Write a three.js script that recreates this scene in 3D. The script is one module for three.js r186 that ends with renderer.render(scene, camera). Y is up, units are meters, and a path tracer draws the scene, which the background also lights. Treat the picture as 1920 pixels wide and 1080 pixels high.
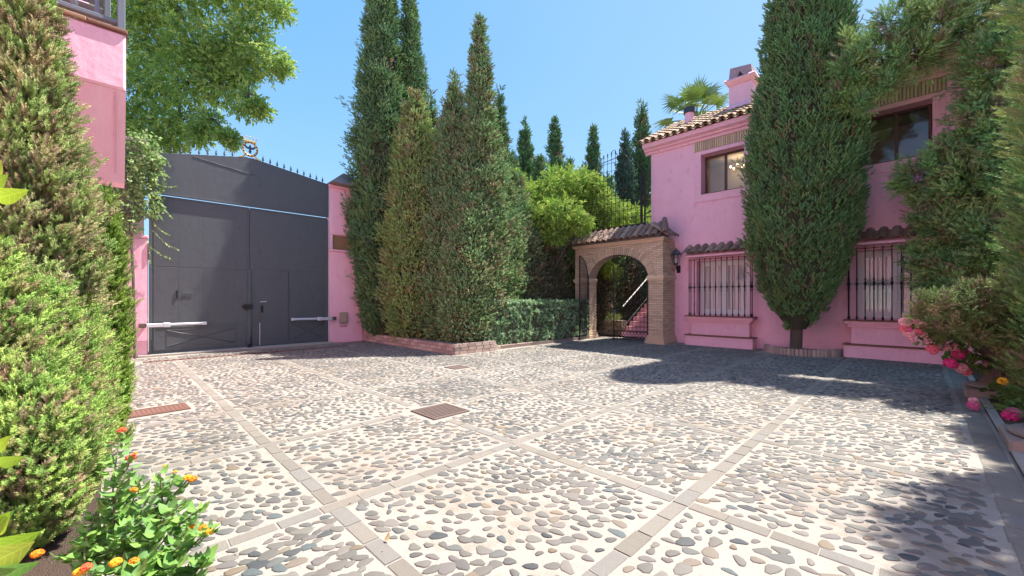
import * as THREE from 'three';
import { mergeGeometries, toCreasedNormals } from 'three/addons/utils/BufferGeometryUtils.js';
import { createNoise2D, createNoise3D } from 'simplex-noise';

// ---------------------------------------------------------------- camera, sky, sun, exposure
const scene = new THREE.Scene();
const EYE = 1.38, FOCAL = 760, CX = 960, CY = 562, PHI = 45.3 * Math.PI / 180;
const FWD = new THREE.Vector3(Math.cos(PHI), 0, -Math.sin(PHI)), RGT = new THREE.Vector3(Math.sin(PHI), 0, Math.cos(PHI));
const camera = new THREE.PerspectiveCamera(2 * Math.atan(CY / FOCAL) * 180 / Math.PI, 1920 / 1124, 0.05, 600);
camera.position.set(0, EYE, 0);
camera.lookAt(FWD.x, EYE, FWD.z);
camera.setViewOffset(1920, 1124, 0, 0, 1920, 1080);       // a shift lens: verticals stay upright
const SUN = new THREE.Vector3(0.54, 1, 0.155).normalize();
{
  const W = 512, H = 256, d = new Float32Array(W * H * 4);
  for (let j = 0; j < H; j++) for (let i = 0; i < W; i++) {
    const el = ((j + 0.5) / H - 0.5) * Math.PI, az = ((i + 0.5) / W - 0.5) * 2 * Math.PI, e = Math.max(0, Math.sin(el));
    const c = Math.cos(el) * Math.cos(az) * SUN.x + Math.sin(el) * SUN.y + Math.cos(el) * Math.sin(az) * SUN.z;
    const k = Math.pow(1 - e, 2.2), g = 0.20 * Math.pow(Math.max(0, c), 3), o = (j * W + i) * 4;
    d[o] = 0.046 + 0.172 * k + g * 0.56; d[o + 1] = 0.164 + 0.182 * k + g * 0.46; d[o + 2] = 0.352 + 0.13 * k + g * 0.31; d[o + 3] = 1;
    if (el < 0) { d[o] = 0.34; d[o + 1] = 0.33; d[o + 2] = 0.31; }
  }
  const sky = new THREE.DataTexture(d, W, H, THREE.RGBAFormat, THREE.FloatType);
  sky.mapping = THREE.EquirectangularReflectionMapping; sky.magFilter = THREE.LinearFilter; sky.needsUpdate = true;
  scene.background = sky; scene.environment = sky;
}
const sun = new THREE.DirectionalLight(new THREE.Color(1, 0.945, 0.86), 4.2);
sun.position.copy(SUN).multiplyScalar(60); sun.target.position.set(6, 0, -6);
sun.position.add(sun.target.position); sun.castShadow = true; sun.shadow.radius = 1.2; sun.shadow.mapSize.set(4096, 4096);
Object.assign(sun.shadow.camera, { left: -22, right: 22, top: 22, bottom: -22, near: 1, far: 140 });
scene.add(sun, sun.target);
const renderer = new THREE.WebGLRenderer({ antialias: true });
renderer.toneMapping = THREE.LinearToneMapping;
renderer.toneMappingExposure = 2.8;
renderer.shadowMap.enabled = true;

// ---------------------------------------------------------------- helpers
const V = (x, y, z) => new THREE.Vector3(x, y, z), PI = Math.PI;
function rngOf(s) { return () => { s = (s + 0x6d2b79f5) | 0; let t = Math.imul(s ^ (s >>> 15), 1 | s); t = (t + Math.imul(t ^ (t >>> 7), 61 | t)) ^ t; return ((t ^ (t >>> 14)) >>> 0) / 4294967296; }; }
const rnd = rngOf(7), n2 = createNoise2D(rngOf(11)), n3 = createNoise3D(rngOf(12));
const ray = (px, py) => FWD.clone().addScaledVector(RGT, (px - CX) / FOCAL).add(V(0, (CY - py) / FOCAL, 0));
const at = (px, py, depth) => V(0, EYE, 0).addScaledVector(ray(px, py), depth);        // depth along the view axis
const lerp = THREE.MathUtils.lerp, clamp = THREE.MathUtils.clamp;
const table = (pts) => (t) => { for (let i = 1; i < pts.length; i++) if (t <= pts[i][0]) { const a = pts[i - 1], b = pts[i]; return lerp(a[1], b[1], (t - a[0]) / (b[0] - a[0])); } return pts[pts.length - 1][1]; };
const taken = new Map();
function numbered(n) { const k = taken.get(n) ?? 0; taken.set(n, k + 1); return k ? n + '_' + String(k).padStart(3, '0') : n; }
function tag(o, label, category, group) { o.userData.label = label; o.userData.category = category; if (group) o.userData.group = group; return o; }
function thing(name, label, category, pos = [0, 0, 0], group) { const o = new THREE.Group(); o.name = numbered(name); o.position.set(...pos); scene.add(o); return tag(o, label, category, group); }
function mesh(name, geo, mat, parent) { const m = new THREE.Mesh(geo, mat); m.name = parent ? name : numbered(name); (parent ?? scene).add(m); return m; }
function structure(name, geo, mat) { const m = mesh(name, geo, mat); m.userData.kind = 'structure'; return m; }
function stuff(o) { o.userData.kind = 'stuff'; return o; }
function uvm(g) {                                          // uv in metres, by the way each face points
  const q = g.index ? g.toNonIndexed() : g, p = q.attributes.position, uv = new Float32Array(p.count * 2), a = V(), b = V(), c = V();
  for (let i = 0; i < p.count; i += 3) {
    a.fromBufferAttribute(p, i); b.fromBufferAttribute(p, i + 1); c.fromBufferAttribute(p, i + 2);
    const n = b.clone().sub(a).cross(c.clone().sub(a)), ax = Math.abs(n.x), ay = Math.abs(n.y), az = Math.abs(n.z);
    [a, b, c].forEach((v, k) => { const o = (i + k) * 2; if (ay >= ax && ay >= az) { uv[o] = v.x; uv[o + 1] = v.z; } else if (ax >= az) { uv[o] = v.z; uv[o + 1] = v.y; } else { uv[o] = v.x; uv[o + 1] = v.y; } });
  }
  q.setAttribute('uv', new THREE.BufferAttribute(uv, 2)); return q;
}
function box(x0, x1, y0, y1, z0, z1) { const g = new THREE.BoxGeometry(Math.abs(x1 - x0), Math.abs(y1 - y0), Math.abs(z1 - z0)); g.translate((x0 + x1) / 2, (y0 + y1) / 2, (z0 + z1) / 2); return uvm(g); }
const clean = (g) => { const q = g.index ? g.toNonIndexed() : g; for (const k of Object.keys(q.attributes)) if (!['position', 'normal', 'uv', 'color'].includes(k)) q.deleteAttribute(k); return q; };
const merge = (list) => mergeGeometries(list.map(clean));
// a box whose edges are chamfered on all sides, centred
function cbox(w, h, d, c) {
  const s = new THREE.Shape(), x = w / 2 - c, y = h / 2 - c; s.moveTo(-x, -y); s.lineTo(x, -y); s.lineTo(x, y); s.lineTo(-x, y);
  const g = new THREE.ExtrudeGeometry(s, { depth: d - 2 * c, bevelEnabled: true, bevelSegments: 1, bevelThickness: c, bevelSize: c }); g.translate(0, 0, -d / 2 + c); return uvm(g);
}
function cboxAt(x0, x1, y0, y1, z0, z1, c = 0.012) { const g = cbox(Math.abs(x1 - x0), Math.abs(y1 - y0), Math.abs(z1 - z0), c); g.translate((x0 + x1) / 2, (y0 + y1) / 2, (z0 + z1) / 2); return uvm(g); }
function bar(a, b, r, seg = 6, r2 = r) { const d = b.clone().sub(a), g = new THREE.CylinderGeometry(r2, r, d.length(), seg); g.applyQuaternion(new THREE.Quaternion().setFromUnitVectors(V(0, 1, 0), d.clone().normalize())); g.translate((a.x + b.x) / 2, (a.y + b.y) / 2, (a.z + b.z) / 2); return clean(g); }
function tube(pts, r, seg = 20, rad = 6) { return clean(new THREE.TubeGeometry(new THREE.CatmullRomCurve3(pts), seg, r, rad)); }
function lathe(pts, seg = 16) { return clean(new THREE.LatheGeometry(pts.map(([r, y]) => new THREE.Vector2(r, y)), seg)); }
const rotY = (g, a) => (g.rotateY(a), g), move = (g, x, y, z) => (g.translate(x, y, z), g);
function extr(pts, depth, holes = []) { const s = new THREE.Shape(pts.map(([x, y]) => new THREE.Vector2(x, y))); for (const h of holes) s.holes.push(new THREE.Path(h.map(([x, y]) => new THREE.Vector2(x, y)))); return clean(new THREE.ExtrudeGeometry(s, { depth, bevelEnabled: false, curveSegments: 10 })); }
// a shape drawn in (z, y), pushed along +x from x0
function panelX(pts, x0, depth, holes = []) { const g = extr(pts.map(([z, y]) => [-z, y]), depth, holes.map((h) => h.map(([z, y]) => [-z, y]))); g.rotateY(PI / 2); g.translate(x0, 0, 0); return uvm(g); }

// ---------------------------------------------------------------- materials
function texture(size, fn, srgb) {
  const d = new Uint8Array(size * size * 4);
  for (let y = 0; y < size; y++) for (let x = 0; x < size; x++) { const c = fn(x / size, y / size), o = (y * size + x) * 4; d[o] = clamp(c[0], 0, 1) * 255; d[o + 1] = clamp(c[1], 0, 1) * 255; d[o + 2] = clamp(c[2], 0, 1) * 255; d[o + 3] = 255; }
  const t = new THREE.DataTexture(d, size, size); t.wrapS = t.wrapT = THREE.RepeatWrapping; t.magFilter = THREE.LinearFilter; t.minFilter = THREE.LinearMipmapLinearFilter; t.generateMipmaps = true;
  if (srgb) t.colorSpace = THREE.SRGBColorSpace; t.needsUpdate = true; return t;
}
// tiling noise on a torus
const tn = (u, v, f, s = 0) => n3(Math.cos(u * 2 * PI) * f / 6.28 + s, Math.sin(u * 2 * PI) * f / 6.28 + v * 0.0001, Math.cos(v * 2 * PI) * f / 6.28 + s * 1.7) * 0.6 + n3(Math.sin(v * 2 * PI) * f / 6.28 - s, Math.cos(u * 2 * PI) * f / 6.28, Math.sin(u * 2 * PI) * f / 6.28 + 9.1) * 0.6;
const rep = (t, metres) => { const c = t.clone(); c.repeat.set(1 / metres, 1 / metres); c.needsUpdate = true; return c; };
const grainTone = texture(512, (u, v) => { const a = 0.9 + 0.06 * tn(u, v, 14, 1) + 0.05 * tn(u, v, 60, 2) + 0.03 * tn(u, v, 160, 3); return [a, a, a]; });
const grainBump = texture(512, (u, v) => { const a = 0.5 + 0.25 * tn(u, v, 30, 4) + 0.15 * tn(u, v, 90, 5) + 0.1 * tn(u, v, 220, 6); return [a, a, a]; });
const trowel = texture(512, (u, v) => { const a = 0.5 + 0.3 * tn(u, v, 9, 7) + 0.12 * tn(u, v, 28, 8) + 0.05 * tn(u, v, 140, 9); return [a, a, a]; });
const stuccoTone = texture(1024, (u, v) => { const w = tn(u, v, 7, 11), x = tn(u, v, 26, 12), s = Math.max(0, tn(u, v, 12, 14) - 0.45) * 0.25, y = 0.02 * tn(u, v, 120, 13); return [0.95 + 0.03 * w + 0.015 * x + y - s * 0.5, 0.925 + 0.05 * w + 0.035 * x + y - s * 1.1, 0.93 + 0.045 * w + 0.03 * x + y - s]; });
const std = (c, o = {}) => new THREE.MeshStandardMaterial({ color: new THREE.Color().setRGB(...c), roughness: 0.8, ...o });
const grainy = (c, o = {}, tone = 1, bump = 0.004, m = 0.6) => std(c, { map: rep(grainTone, tone), bumpMap: rep(grainBump, m), bumpScale: bump, ...o });
const M = {
  pink: std([0.96, 0.54, 0.64], { map: rep(stuccoTone, 3.1), bumpMap: rep(trowel, 1.3), bumpScale: 0.006, roughness: 0.88 }),
  pinkTrim: std([0.96, 0.54, 0.63], { map: rep(stuccoTone, 2.3), bumpMap: rep(trowel, 0.9), bumpScale: 0.004, roughness: 0.85 }),
  gate: std([0.086, 0.099, 0.106], { roughness: 0.48, metalness: 0.1, map: rep(stuccoTone, 1.9), bumpMap: rep(trowel, 1.7), bumpScale: 0.004 }),
  iron: std([0.018, 0.018, 0.02], { roughness: 0.55, metalness: 0.3 }),
  ironGrey: std([0.20, 0.21, 0.24], { roughness: 0.5, metalness: 0.4 }),
  paleMetal: std([0.62, 0.64, 0.68], { roughness: 0.4, metalness: 0.35 }),
  rust: grainy([0.17, 0.085, 0.062], { roughness: 0.85 }, 0.3, 0.002, 0.2),
  darkIron: grainy([0.15, 0.105, 0.09], { roughness: 0.7, metalness: 0.3 }, 0.3, 0.001, 0.2),
  pit: std([0.012, 0.011, 0.01], { roughness: 1 }),
  gold: std([0.62, 0.42, 0.12], { roughness: 0.4, metalness: 0.6 }),
  blueBlack: std([0.02, 0.035, 0.06], { roughness: 0.4 }),
  mortarBrick: grainy([0.40, 0.31, 0.24], { roughness: 0.95 }, 0.5, 0.004, 0.2),
  terracotta: grainy([0.26, 0.125, 0.085], { roughness: 0.85 }, 0.4, 0.003, 0.25),
  white: std([0.78, 0.76, 0.74], { roughness: 0.45 }),
  brownFrame: std([0.09, 0.045, 0.035], { roughness: 0.5 }),
  roomWall: std([0.55, 0.5, 0.45], { roughness: 0.95 }),
  curtain: new THREE.MeshPhysicalMaterial({ color: new THREE.Color().setRGB(0.78, 0.77, 0.76), roughness: 0.95, transmission: 0.35, thickness: 0 }),
  pane: new THREE.MeshPhysicalMaterial({ color: 0xffffff, roughness: 0.02, transmission: 1, thickness: 0, ior: 1.52 }),
  soil: grainy([0.13, 0.085, 0.06], { roughness: 1 }, 0.5, 0.03, 0.3),
  bark: grainy([0.17, 0.125, 0.095], { roughness: 1 }, 0.25, 0.02, 0.2),
  barkGrey: grainy([0.20, 0.165, 0.14], { roughness: 1 }, 0.3, 0.02, 0.2),
  inner: grainy([0.16, 0.15, 0.085], { roughness: 1 }, 0.25, 0.05, 0.15),
  stone: grainy([0.40, 0.37, 0.33], { roughness: 0.9 }, 0.4, 0.004, 0.15),
  urn: grainy([0.19, 0.145, 0.12], { roughness: 0.9 }, 0.3, 0.004, 0.15),
  plinth: grainy([0.34, 0.28, 0.24], { roughness: 0.95 }, 0.3, 0.006, 0.2),
  ashlar: grainy([0.33, 0.25, 0.24], { roughness: 0.95 }, 0.9, 0.012, 0.5),
};
const leafMat = (o = {}) => new THREE.MeshPhysicalMaterial({ color: 0xffffff, roughness: 0.75, transmission: 0.3, thickness: 0, side: THREE.DoubleSide, specularIntensity: 0.5, ...o });
M.needle = new THREE.MeshStandardMaterial({ color: 0xffffff, roughness: 0.8, side: THREE.DoubleSide });
M.leaf = leafMat({ transmission: 0.4, roughness: 1 });
const brickTones = [[0.76, 0.56, 0.39], [0.69, 0.50, 0.34], [0.82, 0.63, 0.45], [0.62, 0.45, 0.31], [0.77, 0.56, 0.37]].map((c) => grainy(c, { roughness: 0.95 }, 0.35, 0.004, 0.12));
const redBrickTones = [[0.55, 0.40, 0.33], [0.48, 0.34, 0.28], [0.60, 0.45, 0.38], [0.43, 0.30, 0.25]].map((c) => grainy(c, { roughness: 0.95 }, 0.3, 0.004, 0.12));
const tileTones = [[0.33, 0.215, 0.16], [0.28, 0.18, 0.14], [0.38, 0.27, 0.205], [0.24, 0.165, 0.135], [0.42, 0.31, 0.24]].map((c) => grainy(c, { roughness: 0.95 }, 0.3, 0.004, 0.1));
const paleTileTones = [[0.50, 0.37, 0.25], [0.44, 0.31, 0.21], [0.56, 0.44, 0.32], [0.38, 0.27, 0.19], [0.50, 0.33, 0.20]].map((c) => grainy(c, { roughness: 0.95 }, 0.3, 0.004, 0.1));
const pick = (a, r = rnd) => a[Math.floor(r() * a.length)];

// ---------------------------------------------------------------- ground, paving
structure('ground', uvm(move(new THREE.PlaneGeometry(260, 260).rotateX(-PI / 2), 20, -0.03, -20)), grainy([0.30, 0.265, 0.22], { roughness: 1 }, 3, 0.01, 1));
const PX0 = -2.2, PX1 = 13.0, PZ0 = -13.2, PZ1 = 4.0;
const stripX = [1.06, 2.76, 4.52, 6.26, 8.8], stripZ = [-1.15, -2.76, -4.37, -5.98], SW = 0.105;
const courtyard = (() => {
  const S = 2048, tone = texture(S, (u, v) => {
    const x = PX0 + u * (PX1 - PX0), z = PZ0 + v * (PZ1 - PZ0);
    const a = n2(x * 0.55, z * 0.55), b = n2(x * 2.1 + 9, z * 2.1), c = n2(x * 7, z * 7 + 4), f = n2(x * 31, z * 31), q = n2(x * 90, z * 90);
    let k = 1 + 0.03 * a + 0.03 * b + 0.03 * c + 0.025 * f + 0.03 * q;
    const dirt = clamp((n2(x * 0.42 + 40, z * 0.5 - 7) + 0.6 * b + 0.45 * c + 0.25 * f - 0.25) * 0.9, 0, 1), grey = clamp((n2(x * 0.8 - 20, z * 0.8 + 3) + 0.4 * c + 0.25 * f - 0.62) * 0.8, 0, 1);
    const speck = n2(x * 55 + 3, z * 55) > 0.86 ? 0.75 : 1;
    let r = 0.312 * k, g = 0.279 * k, bl = 0.240 * k;
    r = lerp(r, 0.21 * k, dirt * 0.8); g = lerp(g, 0.168 * k, dirt * 0.8); bl = lerp(bl, 0.129 * k, dirt * 0.8);
    r = lerp(r, 0.25 * k, grey * 0.6); g = lerp(g, 0.23 * k, grey * 0.6); bl = lerp(bl, 0.205 * k, grey * 0.6);
    return [r * speck, g * speck, bl * speck];
  });
  tone.wrapS = tone.wrapT = THREE.ClampToEdgeWrapping;
  const g = new THREE.PlaneGeometry(PX1 - PX0, PZ1 - PZ0).rotateX(-PI / 2); g.translate((PX0 + PX1) / 2, 0, (PZ0 + PZ1) / 2);
  const uv = g.attributes.uv, p = g.attributes.position; const uv1 = new Float32Array(p.count * 2);
  for (let i = 0; i < p.count; i++) { uv.setXY(i, (p.getX(i) - PX0) / (PX1 - PX0), (p.getZ(i) - PZ0) / (PZ1 - PZ0)); uv1[i * 2] = p.getX(i); uv1[i * 2 + 1] = p.getZ(i); }
  g.setAttribute('uv1', new THREE.BufferAttribute(uv1, 2));
  const b = rep(grainBump, 0.7); b.channel = 1;
  return structure('courtyard_paving', g, std([1, 1, 1], { map: tone, bumpMap: b, bumpScale: 0.006, roughness: 0.95 }));
})();
// planes that stones keep clear of: [x0, x1, z0, z1]
const keepOut = [[6.02, 13, -13.2, -8.1], [2.6, 3.2, -4.5, -3.88], [4.78, 5.25, -6.95, -6.4], [0.1, 0.72, -6.95, -6.4], [0.3, 5.2, -12.14, -11.86], [0.4, 5.2, -13.2, -12.85], [8.5, 9.3, 0.36, 1.2], [5.5, 6.3, 0.36, 1.2], [12.5, 13, -5.2, -3.2], [12.5, 13, -1.4, 0.7], [-2.2, 13, 0.33, 4], [-2.2, 0.1, -13.2, -5.2], [11.85, 13, -3.05, -1.35], [12.0, 13, -6.3, -5.4], [-2.2, 0.0, -5.2, -1]];
const blocked = (x, z, m) => keepOut.some(([a, b, c, d]) => x > a - m && x < b + m && z > c - m && z < d + m);
{ // lines of brick-sized stone setts
  const variants = [0, 1, 2].map((k) => { const g = cbox(0.243 - k * 0.004, 0.03, SW - 0.004 * k, 0.004); const p = g.attributes.position; for (let i = 0; i < p.count; i++) { const x = p.getX(i), z = p.getZ(i); p.setX(i, x + 0.003 * n2(x * 20 + k * 9, z * 20)); p.setZ(i, z + 0.003 * n2(x * 20, z * 20 + k * 7)); } return g; });
  const tones = [[0.262, 0.238, 0.205], [0.246, 0.225, 0.192], [0.275, 0.25, 0.214], [0.236, 0.212, 0.178], [0.266, 0.237, 0.198], [0.25, 0.236, 0.214]].map((c) => grainy(c, { roughness: 0.92 }, 0.23, 0.004, 0.1));
  const spots = [];
  const cuts = [-13.0, ...[...stripZ].reverse(), 0.36]; for (const x of stripX) for (let c = 1; c < cuts.length; c++) { const a = cuts[c - 1] + SW / 2 + 0.003, b = cuts[c] - SW / 2 - 0.003, n = Math.round((b - a) / 0.25); for (let i = 0; i < n; i++) spots.push([x, a + (b - a) * (i + 0.5) / n, PI / 2, 0, (b - a) / n / 0.25]); }
  for (const z of stripZ) for (let x = 0.1; x < 12.6; x += 0.25) spots.push([x, z, 0, 0, 1]);
  for (let x = 3.0; x < 12; x += 0.25) spots.push([x, 0.44, 0, 1, 1]);
  const ok = spots.filter(([x, z, , e]) => (e || !blocked(x, z, 0.06)) && !(x < 0.2 && z < -5)).map((s) => [...s, V(s[0], 0, s[1]).dot(FWD)]).filter((s) => s[s.length - 1] > 1.2).sort((a, b) => a[a.length - 1] - b[b.length - 1]);
  const rest = [];
  ok.forEach(([x, z, a, wide, fit], i) => {
    const jx = (rnd() - 0.5) * 0.008, jz = (rnd() - 0.5) * 0.008, y = -0.0115 + rnd() * 0.003, ja = (rnd() - 0.5) * 0.03;
    if (i < 295) { const m = mesh('paving_sett', pick(variants), pick(tones), courtyard); m.position.set(x + jx, y, z + jz); m.rotation.y = a + ja; m.scale.set(fit, 1, wide ? 1.7 : 1); }
    else { const g = pick(variants).clone(); g.scale(fit, 1, wide ? 1.7 : 1); g.rotateY(a + ja); g.translate(x + jx, y, z + jz); (rest[i % 3] ??= []).push(g); }
  });
  rest.forEach((list, k) => stuff(mesh('paving_setts', merge(list), tones[k], courtyard)));
}
{ // river pebbles bedded in the mortar
  const r = rngOf(99), N = 10, variants = [];
  for (let k = 0; k < 9; k++) {                              // a flat-topped dome with its own outline
    const el = 0.52 + 0.28 * r(), pt = 0.75 + 0.5 * r(), pos = [], idx = [], ph = r() * 6, am = 0.10 + 0.1 * r();
    const rim = (a) => { const c = Math.cos(a), s = Math.sin(a), q = 1 + am * Math.sin(2 * a + ph) * 0.6 + am * Math.sin(3 * a + ph * 2); return [Math.sign(c) * Math.abs(c) ** pt * 0.5 * q, Math.sign(s) * Math.abs(s) ** (1 / pt) * 0.5 * el * q]; };
    for (const [sc, y] of [[1.05, -0.008], [1, 0.0015], [0.84, 0.0052]]) for (let i = 0; i < N; i++) { const [x, z] = rim(i / N * 2 * PI); pos.push(x * sc, y, z * sc); }
    pos.push(0, 0.0068, 0);
    for (let q = 0; q < 2; q++) for (let i = 0; i < N; i++) { const a = q * N + i, b = q * N + (i + 1) % N; idx.push(a, a + N, b, b, a + N, b + N); }
    for (let i = 0; i < N; i++) idx.push(2 * N + i, 3 * N, 2 * N + (i + 1) % N);
    const g = new THREE.BufferGeometry(); g.setAttribute('position', new THREE.Float32BufferAttribute(pos, 3)); g.setIndex(idx); g.computeVertexNormals();
    const uv = new Float32Array(pos.length / 3 * 2); for (let i = 0; i < pos.length / 3; i++) { uv[2 * i] = pos[3 * i] * 0.14 + k * 0.07; uv[2 * i + 1] = pos[3 * i + 2] * 0.14; } g.setAttribute('uv', new THREE.BufferAttribute(uv, 2));
    variants.push(g);
  }
  const tones = [[0.162, 0.151, 0.134], [0.138, 0.132, 0.117], [0.18, 0.167, 0.145], [0.119, 0.115, 0.106], [0.2, 0.181, 0.158], [0.15, 0.137, 0.12], [0.078, 0.083, 0.083], [0.062, 0.068, 0.072], [0.196, 0.162, 0.127], [0.2, 0.157, 0.11], [0.132, 0.136, 0.126], [0.165, 0.148, 0.137], [0.104, 0.124, 0.124]];
  const weight = [0, 0, 0, 0, 1, 1, 1, 1, 2, 2, 2, 3, 3, 3, 4, 4, 5, 5, 5, 5, 6, 7, 8, 8, 9, 10, 10, 10, 11, 11, 11, 12];
  const mats = tones.map((c) => grainy(c, { roughness: 0.72 }, 0.06, 0.0012, 0.05));
  const cell = 0.1, grid = new Map(), key = (i, j) => i * 4096 + j, spots = [];
  for (let t = 0; t < 260000 && spots.length < 20000; t++) {
    const x = -0.4 + r() * 13.3, z = -13 + r() * 13.3;
    const dens = 0.066 + 0.014 * n2(x * 0.5, z * 0.5 + 30);
    if (blocked(x, z, 0.05) || stripX.some((s) => Math.abs(x - s) < 0.092) || stripZ.some((s) => Math.abs(z - s) < 0.092)) continue;
    const i = Math.floor(x / cell) + 20, j = Math.floor(z / cell) + 300; let near = false;
    for (let a = -1; a < 2 && !near; a++) for (let b = -1; b < 2 && !near; b++) for (const [u, v] of grid.get(key(i + a, j + b)) ?? []) if (Math.hypot((u - x), (v - z)) < dens) { near = true; break; }
    if (near) continue;
    (grid.get(key(i, j)) ?? grid.set(key(i, j), []).get(key(i, j))).push([x, z]);
    const pi = stripX.filter((s) => s < x).length, pj = stripZ.filter((s) => s < z).length;
    const ang = (((pi * 7 + pj * 13) % 5) / 5 - 0.5) * 1.2 - 0.78 + (r() + r() - 1) * 1.2, len = 0.054 + 0.060 * r() * (0.6 + 0.8 * r());
    spots.push([x, z, ang, len, x * FWD.x + z * FWD.z]);
  }
  spots.sort((a, b) => (b[3] / Math.max(b[4], 0.5)) - (a[3] / Math.max(a[4], 0.5)));
  const seen = spots.filter(([x, z, , , d]) => d > 1.6 && Math.abs(x * RGT.x + z * RGT.z) / d < 1.25), mine = new Set(seen.slice(0, 298)), rest = variants.map(() => []);
  for (const s of spots) {
    const [x, z, a, l] = s, v = Math.floor(r() * variants.length), w = 0.85 + r() * 0.4, hy = 0.75 + r() * 0.5, tone = pick(weight, r);
    if (mine.has(s)) { const m = mesh('pebble', variants[v], mats[tone], courtyard); m.position.set(x, 0, z); m.rotation.y = a; m.scale.set(l, hy, l * w); }
    else rest[v].push([x, z, a, l, w, hy, tone, 0.85 + r() * 0.3]);
  }
  const white = grainy([1, 1, 1], { roughness: 0.72 }, 0.06, 0.0012, 0.05), o = new THREE.Object3D(), c = new THREE.Color();
  rest.forEach((list, v) => {
    const im = stuff(new THREE.InstancedMesh(variants[v], white, list.length)); im.name = 'pebbles'; courtyard.add(im);
    list.forEach(([x, z, a, l, w, hy, tone, k], i) => { o.position.set(x, 0, z); o.rotation.set(0, a, 0); o.scale.set(l, hy, l * w); o.updateMatrix(); im.setMatrixAt(i, o.matrix); im.setColorAt(i, c.setRGB(tones[tone][0] * k, tones[tone][1] * k, tones[tone][2] * k)); });
  });
}
// ---------------------------------------------------------------- covers and drains in the paving
{
  const c = thing('drain_cover', 'rust red rectangular cast cover set in the pebble paving near the conifers', 'drain cover', [0.40, 0.003, -6.67]);
  c.rotation.y = 0.05;
  mesh('frame', merge([cboxAt(-0.31, 0.31, -0.02, 0.012, -0.2, -0.18, 0.003), cboxAt(-0.31, 0.31, -0.02, 0.012, 0.18, 0.2, 0.003), cboxAt(-0.31, -0.29, -0.02, 0.0115, -0.18, 0.18, 0.003), cboxAt(0.29, 0.31, -0.02, 0.0115, -0.18, 0.18, 0.003)]), M.rust, c);
  const p = mesh('plate', cboxAt(-0.288, 0.288, -0.02, 0.006, -0.178, 0.178, 0.003), M.rust, c);
  for (let i = 0; i < 13; i++) mesh('rib', cboxAt(-0.265 + i * 0.044, -0.24 + i * 0.044, 0.005, 0.0105, -0.155, 0.155, 0.002), M.rust, p);
  const g = thing('drain_grate', 'dark slotted iron grate set where the paving lines cross', 'drain grate', [2.89, 0.003, -4.18]);
  mesh('pit', box(-0.235, 0.235, -0.022, 0.0, -0.235, 0.235), M.pit, g);
  mesh('frame', merge([cboxAt(-0.26, 0.26, -0.02, 0.012, -0.26, -0.235, 0.003), cboxAt(-0.26, 0.26, -0.02, 0.012, 0.235, 0.26, 0.003), cboxAt(-0.26, -0.235, -0.02, 0.0115, -0.235, 0.235, 0.003), cboxAt(0.235, 0.26, -0.02, 0.0115, -0.235, 0.235, 0.003)]), M.darkIron, g);
  for (let i = 0; i < 9; i++) mesh('grate_bar', cboxAt(-0.234, 0.234, -0.008, 0.0105, -0.225 + i * 0.0525, -0.197 + i * 0.0525, 0.003), M.darkIron, g);
  const s = thing('drain_cover', 'small plain dark square cover set in the paving before the planter', 'drain cover', [5.01, 0.003, -6.66]);
  mesh('frame', merge([cboxAt(-0.19, 0.19, -0.02, 0.010, -0.19, -0.17, 0.003), cboxAt(-0.19, 0.19, -0.02, 0.010, 0.17, 0.19, 0.003), cboxAt(-0.19, -0.17, -0.02, 0.0095, -0.17, 0.17, 0.003), cboxAt(0.17, 0.19, -0.02, 0.0095, -0.17, 0.17, 0.003)]), M.darkIron, s);
  mesh('plate', cboxAt(-0.168, 0.168, -0.02, 0.006, -0.168, 0.168, 0.003), M.darkIron, s);
  const ch = thing('drain_channel', 'long narrow rusty drain channel grating running before the dark gate', 'drain channel', [0.5, 0.003, -12.0]);
  mesh('pit', box(0, 4.5, -0.022, 0.0, -0.075, 0.075), M.pit, ch);
  mesh('edge', cboxAt(0, 4.5, -0.02, 0.010, -0.085, -0.075, 0.003), M.rust, ch); mesh('edge', cboxAt(0, 4.5, -0.02, 0.010, 0.075, 0.085, 0.003), M.rust, ch);
  for (let i = 0; i < 34; i++) mesh('grate_bar', cboxAt(0.02 + i * 0.132, 0.085 + i * 0.132, -0.015, 0.009, -0.074, 0.074, 0.003), M.rust, ch);
}
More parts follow.
